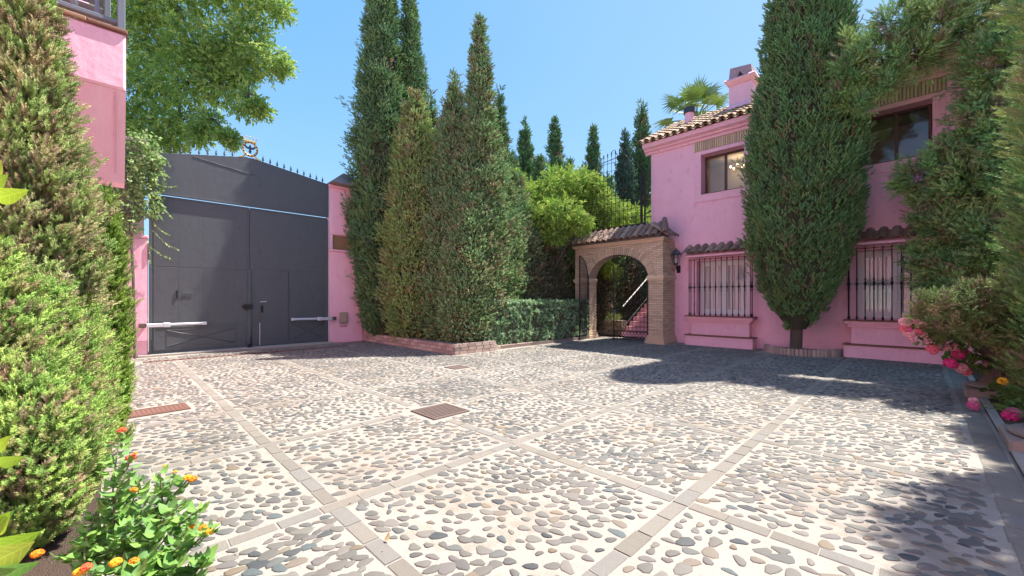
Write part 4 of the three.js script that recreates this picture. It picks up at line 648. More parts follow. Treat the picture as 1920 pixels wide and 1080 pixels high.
// the point each blob's branch starts from: the nearest larger blob, else the trunk
const parents = (L, root) => L.map(([c, R], i) => { let best = null, bd = 1e9; L.forEach(([q, Q], k) => { const d = q.distanceTo(c); if (k !== i && Q > R * 1.03 && d < bd) { bd = d; best = q; } }); return best ?? root(c); });
// blobs broken into tufts, each a small mound of sprigs
function tufted(L, perR, r) { return L.flatMap(([c, R]) => Array.from({ length: Math.round(perR * R * R + 6) }, () => { const d = V(r() - 0.5, r() - 0.5, r() - 0.5).normalize(), q = R * (0.55 + 0.45 * Math.sqrt(r())); return [V(c.x + d.x * q, c.y + d.y * q * 0.8, c.z + d.z * q), 0.07 + 0.09 * r(), 0, d]; })); }
// ---- the big cypress before the house
const clipWall = (base) => (x, y, z, m) => [y < 6.9 - m ? Math.min(x, 12.93 - m - base[0]) : x, z];
conifer({ name: 'cypress_tree', label: 'broad dark green cypress standing in the half round brick ring', base: [12.1, 0.1, -2.2], lean: [0, 0.3], h: 10.7, y0: 0.55, r: table([[0, 0.22], [0.05, 0.55], [0.1, 0.82], [0.18, 1.05], [0.32, 1.22], [0.45, 1.14], [0.6, 0.98], [0.75, 0.82], [0.85, 0.68], [0.94, 0.42], [1, 0.05]]), sx: 0.92, sz: 1.02, plumes: 3000, per: 16, len: 0.115, plume: 0.34, wid: 0.30, out: 0.25, up: 0.95, lump: 0.08, rib: 0.10, lf: 0.5, pal: [[0.16, 0.31, 0.105], [0.13, 0.27, 0.10], [0.19, 0.34, 0.115], [0.22, 0.32, 0.11], [0.17, 0.28, 0.12]], dead: 0.03, trunk: 0.13, core: 0.78, clip: clipWall([12.1]), seed: 301 });
// ---- the group in the planter
const GATEBACK = (base) => (x, y, z, m) => [x, y < 5.3 ? Math.max(z, -13.08 + m - base[2]) : z];
const group = 'cypresses growing in the brick planter';
const cone = table([[0, 0.5], [0.06, 0.8], [0.2, 1], [0.45, 0.93], [0.7, 0.68], [0.88, 0.36], [1, 0.03]]), full = table([[0, 0.75], [0.1, 0.95], [0.35, 1], [0.6, 0.8], [0.8, 0.5], [0.93, 0.24], [1, 0.03]]);
const scaled = (f, k) => (t) => f(t) * k;
const planterTrees = [
  ['tallest dark green cypress beside the gate pier', [6.42, 0.2, -12.6], 13.2, table([[0, 0.30], [0.03, 0.62], [0.13, 0.70], [0.25, 0.98], [0.42, 0.92], [0.6, 0.66], [0.8, 0.42], [0.93, 0.18], [1, 0.02]]), DARK, 0.30, 3300, 9, 0.02, [-0.05, 0]],
  ['second tall dark green cypress behind the yellowish juniper', [7.55, 0.2, -12.45], 12.2, scaled(cone, 0.62), DARK, 0.30, 2200, 8, 0.02, [-0.25, 0]],
  ['yellowish green juniper in front of the tall cypresses', [6.72, 0.2, -11.0], 7.6, scaled(full, 0.86), YELLOW, 0.34, 2500, 8, 0.06, [0, 0]],
  ['thin pale green cypress spire between the juniper and the grey green cypress', [7.45, 0.2, -11.3], 7.9, scaled(cone, 0.34), OLIVE, 0.3, 900, 8, 0.05, [0, 0]],
  ['grey green cypress with a blunt top in the middle of the planter', [7.25, 0.2, -9.95], 8.0, table([[0, 0.6], [0.1, 0.85], [0.35, 0.85], [0.55, 0.65], [0.75, 0.42], [0.9, 0.16], [1, 0.02]]), OLIVE, 0.32, 2300, 8, 0.06, [0.15, 0]],
  ['pointed olive green cypress with brown patches above the hedge end', [7.72, 0.2, -9.2], 9.5, table([[0, 0.6], [0.1, 0.82], [0.35, 0.76], [0.55, 0.54], [0.75, 0.32], [0.9, 0.15], [1, 0.02]]), OLIVE, 0.32, 2600, 8, 0.10, [0.05, 0]],
  ['slim dark cypress spire behind the pointed olive cypress', [9.15, 0.2, -9.85], 8.1, scaled(cone, 0.34), DARK, 0.3, 900, 8, 0.02, [0, 0]],
  ['squat pale green cypress bush at the planter corner', [6.95, 0.2, -8.95], 4.7, scaled(full, 0.62), OLIVE, 0.32, 1500, 8, 0.10, [0.35, 0.05]],
  ['broad mid green cypress directly behind the hedge end', [8.75, 0.1, -9.5], 6.2, scaled(full, 0.78), OLIVE, 0.32, 1500, 8, 0.06, [0, 0]],
  ['brownish cypress bush between the hedge end and the wisteria', [9.75, 0.1, -9.7], 5.6, scaled(full, 0.75), OLIVE, 0.32, 1300, 8, 0.12, [0, 0]],
];
planterTrees.forEach(([label, base, h, r, pal, plume, plumes, per, dead, lean], i) => conifer({ name: 'cypress_tree', label, group, base, h, r, pal, plume, plumes: Math.round(plumes * 0.72), per: Math.round(per * 2), dead, lean, len: 0.12, wid: 0.5, out: 0.6, up: 0.75, lump: 0.22, rib: 0.16, lf: 0.9, core: 0.7, clip: GATEBACK(base), seed: 400 + i * 7 }));
// ---- dark cypress screen behind the hedge
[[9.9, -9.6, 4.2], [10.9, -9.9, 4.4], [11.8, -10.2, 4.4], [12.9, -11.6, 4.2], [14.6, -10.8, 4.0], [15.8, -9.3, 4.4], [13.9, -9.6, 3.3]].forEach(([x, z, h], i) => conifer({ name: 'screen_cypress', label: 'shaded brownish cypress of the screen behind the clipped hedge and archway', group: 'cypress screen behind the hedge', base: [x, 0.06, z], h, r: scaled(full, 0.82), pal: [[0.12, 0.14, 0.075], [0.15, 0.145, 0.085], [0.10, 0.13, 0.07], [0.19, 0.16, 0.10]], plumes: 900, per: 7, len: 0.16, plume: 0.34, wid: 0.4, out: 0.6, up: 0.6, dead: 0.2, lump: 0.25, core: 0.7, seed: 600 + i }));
// ---- spires beyond the fence
[[985, 228, 18, 0.5, 'dark cypress spire beyond the wisteria, nearest the olive cypress'], [1040, 222, 19, 0.55, 'dark pointed cypress rising straight behind the wisteria'], [1112, 237, 20, 0.5, 'cypress spire with creeper on it beside the iron fence'], [1172, 250, 19, 0.55, 'blue green cypress seen through the iron fence'], [1203, 195, 20, 0.72, 'tallest dark cypress beyond the fence beside the house corner']].forEach(([px, py, d, r, label], i) => {
  const p = at(px, CY, d), topY = EYE + (562 - py) * d / FOCAL; conifer({ name: 'cypress_tree', label, group: 'cypress spires beyond the fence', base: [p.x, 0, p.z], h: topY, r: scaled(cone, r), pal: i === 3 ? [[0.12, 0.21, 0.14], [0.10, 0.18, 0.13]] : DARK, plumes: 900, per: 14, len: 0.17, plume: 0.36, wid: 0.36, out: 0.45, up: 0.9, lump: 0.2, lf: 1.2, core: 0.7, seed: 700 + i });
});
[[958, 292, 16, 0.75], [1012, 300, 16.5, 0.8], [1066, 306, 17, 0.8], [1138, 330, 17.5, 0.7], [1090, 318, 19, 0.7]].forEach(([px, py, d, r], i) => { const p = at(px, CY, d); conifer({ name: 'background_cypress', label: 'rounded green cypress filling the row behind the wisteria', group: 'cypresses filling the row behind the wisteria', base: [p.x, 0, p.z], h: EYE + (562 - py) * d / FOCAL, r: scaled(full, r), pal: [...DARK, ...OLIVE], plumes: 900, per: 14, len: 0.17, plume: 0.38, wid: 0.45, out: 0.5, up: 0.8, lump: 0.24, rib: 0.15, lf: 1.2, core: 0.7, seed: 760 + i }); });
// ---- wisteria mass over the arch side
const pinnate = clumpGeo(9, leafGeo(0.5, 0.17, 0.2, 0.3, 2), 61, 0.9, 0.9);
{
  const w = thing('wisteria_shrub', 'bright yellow green wisteria spilling over the screen beside the archway', 'shrub', [11.0, 0.06, -10.2]);
  const B = [[960, 345, 14.6, 0.5], [1000, 375, 14.8, 0.7], [1045, 350, 15, 0.75], [1085, 350, 15.2, 0.75], [1120, 380, 15.4, 0.6], [1150, 400, 15.6, 0.55], [1050, 400, 14.0, 0.65], [1085, 420, 13.9, 0.4], [1020, 410, 13.9, 0.5], [1040, 440, 13.8, 0.32], [990, 400, 14.1, 0.4], [1110, 345, 15.4, 0.4], [1140, 440, 15.8, 0.5], [1185, 410, 16.5, 0.6]];
  const pal = [[0.29, 0.435, 0.065], [0.232, 0.377, 0.058], [0.377, 0.493, 0.087], [0.174, 0.30, 0.058], [0.42, 0.50, 0.116]];
  const list = B.map(([x, y, d, r]) => [at(x, y, d).sub(V(11.0, 0.06, -10.2)), r * 1.1, Math.round(900 * r)]);
  mesh('stem', merge(list.slice(0, 9).map(([c], i) => tube([V(0.2 * Math.sin(i), 0, 0.2 * Math.cos(i)), V(c.x * 0.4, c.y * 0.5, c.z * 0.4), c], 0.03, 14, 6))), M.barkGrey, w);
  blobs(w, 'leaves', list, pinnate, M.leaf, pal, { len: 0.17, droop: -0.25, out: 0.8, shell: 0.35, vary: 0.5 }, 62);
  const wild = tube([at(1060, 455, 14), at(1075, 425, 14), at(1105, 402, 14.2), at(1113, 408, 14.2)].map((p) => p.sub(V(11.0, 0.06, -10.2))), 0.012, 20); mesh('runner', wild, M.barkGrey, w);
  const v = thing('archway_creeper', 'lime green leafy spray hanging behind the archway opening', 'shrub', [14.2, 0, -9.3]);
  mesh('stem', tube([V(0, 0.4, 0), V(0.2, 1.6, 0.1), V(-0.3, 2.9, 0.2)], 0.025, 14), M.barkGrey, v);
  blobs(v, 'leaves', [[V(-0.45, 2.75, 0.3), 0.42, 330], [V(-0.2, 2.5, 0.75), 0.3, 170], [V(0.3, 3.1, 0.2), 0.4, 200]], pinnate, M.leaf, pal, { len: 0.15, droop: -0.4, out: 0.8 }, 63);
  const lp = thing('garden_plant', 'grassy green plant growing on the low ochre wall', 'plant', [13.75, 0.5, -8.35]);
  blobs(lp, 'leaves', [[V(0, 0.12, 0), 0.25, 160]], leafGeo(0.9, 0.16, 0.2, 0.5, 3), M.leaf, [[0.20, 0.23, 0.07], [0.26, 0.25, 0.10], [0.14, 0.19, 0.06]], { len: 0.2, droop: 0.6, out: 0.8 }, 64); mesh('stem', bar(V(0, 0.06, 0), V(0, 0.2, 0), 0.02), M.barkGrey, lp);
}
// ---- the clipped hedge
{
  const h = thing('clipped_hedge', 'low clipped grey green hedge between the planter corner and archway', 'hedge', [9.3, 0.06, -8.85]);
  const x0 = -2.15, x1 = 2.75, D = 0.55, H = 1.30;
  const cg = new THREE.BoxGeometry(x1 - x0 - 0.16, H - 0.12, 2 * D - 0.18, 30, 8, 6); cg.translate((x0 + x1) / 2, H / 2 - 0.03, 0); const q = cg.attributes.position; for (let i = 0; i < q.count; i++) q.setXYZ(i, q.getX(i), q.getY(i) + 0.03 * n3(q.getX(i) * 3, q.getY(i) * 3, q.getZ(i) * 3), q.getZ(i) + 0.04 * n3(q.getX(i) * 3 + 7, q.getY(i) * 3, q.getZ(i) * 3));
  mesh('inner_twigs', uvm(clean(cg)), M.inner, h);
  const s = new Spray(), r = rngOf(88), pal = [[0.255, 0.41, 0.196], [0.196, 0.332, 0.157], [0.332, 0.489, 0.255], [0.47, 0.626, 0.392], [0.157, 0.293, 0.138], [0.587, 0.744, 0.509]], clump = clumpGeo(8, leafGeo(0.55, 0.17, 0.2, 0.2, 2), 87, 1.0, 0.5);
  for (let k = 0; k < 11500; k++) {
    const f = r(), x = x0 + (x1 - x0) * r(); let p, n;
    if (f < 0.5) { p = V(x, H * r(), D); n = V(0, 0, 1); } else if (f < 0.78) { p = V(x, H, D * (2 * r() - 1)); n = V(0, 1, 0); } else if (f < 0.9) { p = V(x0, H * r(), D * (2 * r() - 1)); n = V(-1, 0, 0); } else { p = V(x1, H * r(), D * (2 * r() - 1)); n = V(1, 0, 0); }
    p.addScaledVector(n, -0.10 + 0.05 * n3(p.x * 1.4, p.y * 1.6, p.z * 2) + 0.05 * n3(p.x * 4, p.y * 4, p.z * 4) - 0.09 * r() * r());
    s.add(p, n.clone().add(V((r() - 0.5) * 1.3, 0.55 + (r() - 0.5), (r() - 0.5) * 1.3)).normalize(), r() * 6.28, 0.105 * (0.7 + 0.6 * r()), tint(pal, r, 0.5));
  }
  s.build('foliage', clump, M.leaf, h);
  mesh('stem', merge([-1.8, -1.0, -0.2, 0.6, 1.4, 2.2].map((x) => bar(V(x, 0, 0), V(x, 0.4, 0.05), 0.03))), M.barkGrey, h);
}
// ---- street tree behind the gate
{
  const base = V(-0.6, 0, -19.6), T = thing('street_tree', 'leafy broad green tree rising behind the gate and balcony', 'tree', base.toArray());
  const B = [[250, 20, 14, 1.2], [330, 10, 14, 1.3], [420, -20, 14, 1.3], [490, 0, 14, 0.8], [525, 15, 13.8, 0.45], [300, 90, 14.5, 1.2], [370, 90, 14, 1.2], [440, 90, 14, 1.0], [500, 110, 13.8, 0.75], [530, 125, 13.8, 0.35], [280, 160, 14.5, 1.2], [350, 160, 14, 1.1], [420, 165, 14, 0.8], [465, 195, 13.8, 0.6], [490, 205, 13.8, 0.28], [280, 225, 14.5, 1.0], [340, 225, 14, 0.8], [390, 230, 13.8, 0.55], [425, 255, 13.7, 0.25], [250, 270, 15, 0.9], [300, 262, 14.2, 0.4], [200, 100, 15, 1.4], [200, 230, 15, 1.2], [330, -90, 14.5, 1.6], [440, -80, 14.2, 1.2], [240, -60, 15, 1.5], [130, 0, 16, 1.8], [435, 262, 13.7, 0.25], [370, 258, 13.8, 0.4], [320, 268, 14, 0.4], [405, 120, 14, 0.9], [470, 60, 14, 0.8], [455, 140, 13.9, 0.6]];
  const pal = [[0.30, 0.45, 0.085], [0.24, 0.40, 0.08], [0.38, 0.53, 0.11], [0.20, 0.34, 0.075], [0.46, 0.56, 0.16]];
  const L = B.map(([x, y, d, r]) => [at(x, y, d).sub(base), r * 0.9, Math.round(400 * r * r + 100)]);
  mesh('trunk', merge([tube([V(0, 0, 0), V(0.1, 3, 0.1), V(0.0, 6.5, 0.3), V(0.3, 9, 0.6)], 0.28, 20, 10)]), M.barkGrey, T);
  const from = parents(L, () => V(0.05, 6.5, 0.3));
  mesh('limbs', merge(L.map(([c], i) => { const s = from[i], m = s.clone().lerp(c, 0.5).add(V(0.2 * Math.sin(i * 3), 0.35, 0.2 * Math.cos(i * 5))); return tube([s, m, c], 0.03 + 0.02 * L[i][1], 16, 6); })), M.barkGrey, T);
  const r = rngOf(90); mesh('twigs', merge(L.flatMap(([c, R]) => Array.from({ length: 7 }, () => { const d = V(r() - 0.5, r() - 0.5, r() - 0.5).normalize().multiplyScalar(R * 0.9); return bar(c, c.clone().add(d), 0.014, 4, 0.005); }))), M.barkGrey, T);
  blobs(T, 'crown', L, clumpGeo(7, leafGeo(0.42, 0.22, 0.25, 0.3, 2), 91, 1.1, 0.8), M.leaf, pal, { len: 0.24, droop: -0.3, out: 0.6, shell: 0.5, vary: 0.5, flat: 0.8 }, 92);
}
// ---- creeper over the gate pier, with runners hanging across the gate
{
  const base = V(0.2, 0, -12.95), c = thing('creeper', 'pale green creeper hanging over the gate pier and gate edge', 'creeper', base.toArray()), r = rngOf(95), ivy = leafGeo(0.7, 0.62, 0.2, 0.25, 2);
  const pal = [[0.275, 0.42, 0.145], [0.217, 0.362, 0.116], [0.362, 0.507, 0.189], [0.174, 0.304, 0.102], [0.435, 0.551, 0.246]];
  const B = [[250, 290, 0.42], [270, 265, 0.3], [235, 320, 0.5], [285, 330, 0.3], [255, 340, 0.45], [280, 360, 0.28], [245, 390, 0.35], [230, 420, 0.35], [285, 390, 0.22], [270, 305, 0.3], [290, 300, 0.16]].map(([x, y, R]) => { const d = ray(x, y), k = -12.98 / d.z; return [V(0, EYE, 0).addScaledVector(d, k).sub(base), V(R, R, 0.16), Math.round(900 * R * R + 90)]; });
  blobs(c, 'leaves', B, ivy, M.leaf, pal, { len: 0.12, droop: -0.5, out: 0.4, vary: 0.5, keep: (p) => p.z > -0.14 }, 96);
  const runs = [[[278, 400], [300, 430], [318, 440]], [[280, 380], [310, 395], [322, 408]], [[285, 430], [310, 455], [335, 468]], [[280, 460], [300, 475], [322, 485]], [[290, 345], [320, 350], [332, 348]], [[285, 370], [296, 395], [305, 412]], [[300, 290], [312, 300], [318, 312]], [[276, 450], [280, 470], [282, 500]]];
  const list = [], s = new Spray();
  for (const pts of runs) { const P = pts.map(([x, y]) => { const d = ray(x, y); return V(0, EYE, 0).addScaledVector(d, -13.0 / d.z).sub(base); }), cv = new THREE.CatmullRomCurve3(P); list.push(tube(P, 0.006, 14, 4)); for (let i = 0; i < 26; i++) { const p = cv.getPoint(i / 25); s.add(p.add(V(0, 0, 0.02)), V(r() - 0.5, -0.6 - 0.5 * r(), r() - 0.3).normalize(), r() * 6.28, 0.075 * (0.7 + 0.6 * r()), tint(pal, r, 0.5)); } }
  mesh('runners', merge(list), M.barkGrey, c); s.build('leaves', ivy, M.leaf, c);
  mesh('stem', merge([tube([V(0.2, 0, 0), V(0.15, 2.5, 0.02), V(0.0, 5.0, 0.0)], 0.03, 16, 6)]), M.barkGrey, c);
}
// ---- near conifers, left
{
  const JG = [[0.32, 0.43, 0.12], [0.26, 0.38, 0.1], [0.4, 0.5, 0.17], [0.2, 0.32, 0.09], [0.48, 0.44, 0.21], [0.38, 0.35, 0.17]], LG = [[0.341, 0.503, 0.098], [0.26, 0.428, 0.087], [0.42, 0.558, 0.137], [0.22, 0.354, 0.077], [0.38, 0.391, 0.137]];
  const grp = 'small conifers in the side bed', near = { plumy: true, len: 0.08, plume: 0.15, wid: 0.42, up: 0.85, out: 0.6, sprig: fineSprig, trunk: 0.035, core: 0.42, lump: 0.3, lf: 2.2 };
  conifer({ ...near, name: 'juniper_tree', label: 'tall feathery juniper with tan inner twigs before the pink balcony', group: grp, base: [-0.50, 0.03, -4.5], h: 4.0, r: table([[0, 0.22], [0.3, 0.35], [0.5, 0.30], [0.72, 0.18], [0.9, 0.08], [1, 0.02]]), pal: JG, plumes: 3000, per: 10, dead: 0.24, core: 0.5, seed: 801, lean: [0.06, 0] });
  conifer({ ...near, name: 'juniper_tree', label: 'slim bright lime juniper beside the gate pier', group: grp, base: [-0.03, 0.03, -5.1], h: 2.3, r: scaled(full, 0.09), pal: [[0.20, 0.31, 0.03], [0.16, 0.26, 0.03], [0.24, 0.34, 0.05]], plumes: 900, per: 9, out: 0.4, up: 1, dead: 0.02, seed: 802 });
  for (const [x, z, h, R, label, seed] of [[-0.50, -3.72, 1.62, 0.24, 'young juniper tight against the picture side of the bed, behind the broad leaves', 803], [-0.31, -3.95, 1.42, 0.2, 'young juniper behind the orange flowering bush', 804], [-0.24, -4.35, 1.38, 0.18, 'young juniper at the edge of the pebble paving', 805], [-0.36, -3.45, 0.9, 0.22, 'short juniper right behind the orange flowering bush', 806]])
    conifer({ ...near, name: 'juniper_tree', label: label.replace(' tight against the picture side of the bed,', ''), group: grp, base: [x, 0.03, z], h, r: table([[0, 0.5 * R], [0.12, 0.8 * R], [0.4, R], [0.65, 0.78 * R], [0.85, 0.4 * R], [1, 0.03]]), pal: LG, plumes: 1150, per: 11, len: 0.08, dead: 0.14, seed });
}
// ---- junipers on the right: the big one with a leaning branch stands near the house
const JR = [[0.213, 0.388, 0.112], [0.263, 0.438, 0.125], [0.175, 0.338, 0.106], [0.338, 0.463, 0.15], [0.325, 0.35, 0.15], [0.225, 0.375, 0.138], [0.4, 0.5, 0.175]];
function boughs(T, L, perR, len, per, pal, dead, seed) {
  const sp = new Spray(), r = rngOf(seed);
  for (const [c, q, , out] of tufted(L, perR, r)) {
    const tone = tint(r() < dead ? [[0.34, 0.25, 0.14], [0.28, 0.21, 0.13]] : pal, r, 0.4), ax = out.clone().multiplyScalar(0.6).add(V((r() - 0.5) * 0.6, 0.35 + (r() - 0.5) * 0.5, (r() - 0.5) * 0.6)).normalize(), Q = q * len / 0.105;
    for (let j = 0; j < per; j++) { const e = V(r() - 0.5, r() - 0.5, r() - 0.5).normalize(), v = 0.85 + 0.3 * r(), p = c.clone().addScaledVector(e, Q * 0.55 * r()).addScaledVector(ax, Q * (2 * j / per - 0.8)); if (p.x + T.position.x > HOUSEX) p.x = HOUSEX - T.position.x - 0.1 * r(); sp.add(p, e.multiplyScalar(0.7).addScaledVector(ax, 1).normalize(), r() * 6.28, len * (0.7 + 0.6 * r()), tone.map((k) => k * v)); }
  }
  return sp.build('crown', fineSprig, M.needle, T);
}
{
  const base = V(12.15, 0.02, 1.35), T = thing('juniper_tree', 'large drooping juniper with one long branch reaching before the house window', 'tree', base.toArray());
  const B = [[1830, 40, 7.6, 0.6], [1900, 120, 7.4, 0.85], [1860, 450, 7.6, 0.7], [1800, 365, 7.5, 0.5], [1800, 485, 7.6, 0.5], [1862, 215, 7.5, 0.66], [1925, 260, 7.4, 0.95], [1797, 300, 7.5, 0.54], [1735, 330, 7.5, 0.46], [1850, 340, 7.6, 0.8], [1790, 420, 7.6, 0.5], [1745, 395, 7.5, 0.36], [1900, 440, 7.6, 0.9], [1770, 510, 7.7, 0.44], [1840, 540, 7.7, 0.75], [1910, 600, 7.7, 0.7], [1735, 480, 7.7, 0.28], [1690, 40, 7.2, 0.46], [1648, 105, 7.1, 0.38], [1595, 135, 7.0, 0.34], [1572, 165, 7.0, 0.2], [1652, 160, 7.1, 0.32], [1720, 105, 7.3, 0.44], [1760, 40, 7.4, 0.56], [1610, 190, 7.0, 0.22], [1602, 82, 7.0, 0.18], [1980, 80, 7.5, 0.8], [2000, 350, 7.6, 1.2], [1990, 560, 7.7, 0.9]];
  const L = B.map(([x, y, , r]) => { const k = (x < 1770 && y < 210 ? 11.15 + (x - 1560) * 0.003 : 12.05 - 0.25 * r) / ray(x, y).x; return [at(x, y, k).sub(base), r * 0.88 * Math.min(1.12, k / 7.6)]; });
  mesh('trunk', tube([V(0, 0, 0), V(0.05, 2, 0.05), V(0.0, 4.4, -0.1), V(-0.1, 6.4, -0.1)], 0.14, 20, 8), M.bark, T);
  const from = parents(L, (c) => V(0, clamp(c.y * 0.75, 0.4, 5.4), -0.05)), r = rngOf(120);
  mesh('branches', merge(L.map(([c], i) => { const s = from[i], m = s.clone().lerp(c, 0.55).add(V(0.08 * Math.sin(i * 2), 0.05, 0.08 * Math.cos(i * 3))); return tube([s, m, c], 0.016, 14, 5); })), M.bark, T);
  mesh('twigs', merge(L.flatMap(([c, R]) => Array.from({ length: Math.round(10 + 20 * R) }, () => { const d = V(r() - 0.5, (r() - 0.5) * 0.8, r() - 0.5).normalize().multiplyScalar(R * 0.85); return bar(c, c.clone().add(d), 0.007, 4, 0.003); }))), M.bark, T);
  boughs(T, L, 270, 0.145, 24, JR, 0.07, 121);
  const b2 = V(8.95, 0.95, 0.8), U = thing('drooping_shrub', 'fine leaved olive green shrub drooping over the fluted urn', 'shrub', b2.toArray());
  const K = [[1800, 575, 5.5, 0.26], [1855, 565, 5.5, 0.36], [1915, 585, 5.4, 0.4], [1785, 615, 5.5, 0.17], [1850, 606, 5.4, 0.25], [1752, 568, 5.5, 0.16], [1905, 640, 5.3, 0.22], [1825, 630, 5.4, 0.12], [1725, 590, 5.6, 0.08]].map(([x, y, d, r]) => [at(x, y, d).sub(b2), r]);
  mesh('stems', merge(K.map(([c]) => tube([V(0, 0, 0), c.clone().multiplyScalar(0.5).add(V(0, 0.12, 0)), c], 0.008, 12, 5))), M.bark, U);
  boughs(U, K, 620, 0.085, 22, [[0.20, 0.26, 0.09], [0.24, 0.28, 0.10], [0.17, 0.25, 0.08], [0.28, 0.27, 0.12], [0.22, 0.33, 0.10]], 0.2, 122);
  const side = { name: 'juniper_tree', pal: JR, per: 9, len: 0.14, plume: 0.24, wid: 0.4, plumy: true, out: 0.7, up: 0.7, sprig: fineSprig, core: 0.5, lump: 0.3, lf: 1.4, trunk: 0.06 };
  conifer({ ...side, label: 'bushy juniper in the flower bed beyond the bare pedestal', base: [6.0, 0.02, 1.5], lump: 0.16, h: 6.2, r: table([[0, 0.25], [0.3, 0.55], [0.5, 0.8], [0.75, 0.75], [0.9, 0.45], [1, 0.05]]), plumes: 1500, seed: 131 });
  conifer({ ...side, label: 'bushy juniper in the flower bed between the fluted urn and bare pedestal', base: [8.35, 0.02, 1.5], lump: 0.16, h: 5.6, r: scaled(full, 0.66), plumes: 1200, seed: 132 });
}
// ---- fan palm behind the house
{
  const base = V(21.5, 0, -8.2), P = thing('fan_palm', 'fan palm with drooping grey fronds behind the house roof', 'palm', base.toArray()), r = rngOf(140);
  mesh('trunk', lathe([[0.32, 0], [0.26, 3], [0.24, 10.2], [0.3, 10.8], [0.1, 11.1]], 12), M.barkGrey, P);
  const greens = [[0.16, 0.24, 0.05], [0.12, 0.20, 0.05], [0.10, 0.16, 0.07], [0.20, 0.28, 0.05]].map((c) => leafMat({ color: new THREE.Color().setRGB(...c), transmission: 0.3 })), tan = leafMat({ color: new THREE.Color().setRGB(0.34, 0.25, 0.14), transmission: 0.15 });
  for (let i = 0; i < 30; i++) {
    const az = i * 2.4, el = lerp(1.35, -0.75, i / 29) + (r() - 0.5) * 0.2, d = V(Math.cos(az) * Math.cos(el), Math.sin(el), Math.sin(az) * Math.cos(el)), a = V(0, 10.7, 0), e = a.clone().addScaledVector(d, 1.0 + 0.3 * r()), side = V(-Math.sin(az), 0, Math.cos(az)), nrm = d.clone().cross(side).normalize(), pos = [];
    for (let k = -11; k <= 11; k++) { const th = k / 11 * 1.45, q = d.clone().multiplyScalar(Math.cos(th)).addScaledVector(side, Math.sin(th)), len = (1.15 - 0.25 * Math.abs(th)) * (0.9 + 0.2 * r()), m = e.clone().addScaledVector(q, len * 0.55), t = e.clone().addScaledVector(q, len).add(V(0, -0.12 - 0.25 * r(), 0)).addScaledVector(nrm, 0.05 * (r() - 0.5)), w = q.clone().cross(nrm).normalize().multiplyScalar(0.035); pos.push(...e.toArray(), ...m.clone().add(w).toArray(), ...m.clone().sub(w).toArray(), ...m.clone().add(w).toArray(), ...t.toArray(), ...m.clone().sub(w).toArray()); }
    const g = new THREE.BufferGeometry(); g.setAttribute('position', new THREE.Float32BufferAttribute(pos, 3)); g.computeVertexNormals();
    const f = mesh('frond', g, i > 24 ? tan : pick(greens, r), P); mesh('stalk', bar(a, e, 0.02, 5), i > 24 ? tan : greens[0], f);
  }
  mesh('dry_skirt', merge(Array.from({ length: 40 }, (_, i) => bar(V(Math.cos(i) * 0.25, 10.6, Math.sin(i) * 0.25), V(Math.cos(i) * (0.4 + 0.3 * r()), 9.3 + r(), Math.sin(i) * (0.4 + 0.3 * r())), 0.03, 4, 0.01))), tan, P);
}
// ---------------------------------------------------------------- urns and geraniums on the right
function urn(label, x, z, bowl = true) {
  const u = thing('garden_urn', label, 'urn', [x, 0, z], 'fluted urns on plinths');
  const p = cbox(0.74, 0.12, 0.74, 0.02); p.translate(0, 0.06, 0); mesh('plinth', uvm(p), M.plinth, u);
  mesh('foot', lathe([[0, 0.121], [0.34, 0.121], [0.35, 0.15], [0.33, 0.175], [0.27, 0.18], [0.25, 0.2]], 24), M.plinth, u);
  const fl = lathe([[0.22, 0.19], [0.185, 0.24], [0.155, 0.32], [0.14, 0.42], [0.135, 0.5], [0.16, 0.52]], 48), q = fl.attributes.position; for (let i = 0; i < q.count; i++) { const a = Math.atan2(q.getZ(i), q.getX(i)), k = 1 + 0.06 * Math.sin(a * 16); q.setX(i, q.getX(i) * k); q.setZ(i, q.getZ(i) * k); } fl.computeVertexNormals();
  mesh('stem', fl, M.urn, u);
  if (bowl) mesh('bowl', lathe([[0.10, 0.52], [0.17, 0.54], [0.17, 0.57], [0.24, 0.62], [0.34, 0.76], [0.38, 0.92], [0.36, 0.96], [0.42, 1.0], [0.42, 1.03], [0.37, 1.03], [0.34, 0.95], [0, 0.95]], 28), M.urn, u);
  return u;
}
urn('dark fluted stone urn on a square plinth under the pink geraniums', 8.95, 0.80);
urn('bare fluted stone pedestal on a square plinth beside the full pink blossom', 6.08, 0.92, false);
function floret(n, R, size, seed) { // petals on a ball
  const r = rngOf(seed), pos = [], col = [];
  for (let i = 0; i < n; i++) { const y = 1 - 2 * (i + 0.5) / n * 0.86, a = i * 2.4, k = Math.sqrt(Math.max(0, 1 - y * y)), d = V(Math.cos(a) * k, y, Math.sin(a) * k), c = d.clone().multiplyScalar(R), t1 = d.clone().cross(V(0.3, 1, 0.2)).normalize(), t2 = d.clone().cross(t1);
    for (let p = 0; p < 5; p++) { const b = p / 5 * 2 * PI + r(), e = t1.clone().multiplyScalar(Math.cos(b)).addScaledVector(t2, Math.sin(b)), s = e.clone().cross(d).multiplyScalar(size * 0.45), m = c.clone().addScaledVector(e, size * 0.6).addScaledVector(d, size * 0.2), t = c.clone().addScaledVector(e, size).addScaledVector(d, size * 0.12), v = 0.8 + 0.4 * r(); pos.push(...c.toArray(), ...m.clone().add(s).toArray(), ...t.toArray(), ...c.toArray(), ...t.toArray(), ...m.clone().sub(s).toArray()); for (let j = 0; j < 6; j++) col.push(v, v, v); } }
  const g = new THREE.BufferGeometry(); g.setAttribute('position', new THREE.Float32BufferAttribute(pos, 3)); g.setAttribute('color', new THREE.Float32BufferAttribute(col, 3)); g.computeVertexNormals(); return g;
}
const petal = (c) => leafMat({ color: new THREE.Color().setRGB(...c), transmission: 0.25, vertexColors: true });
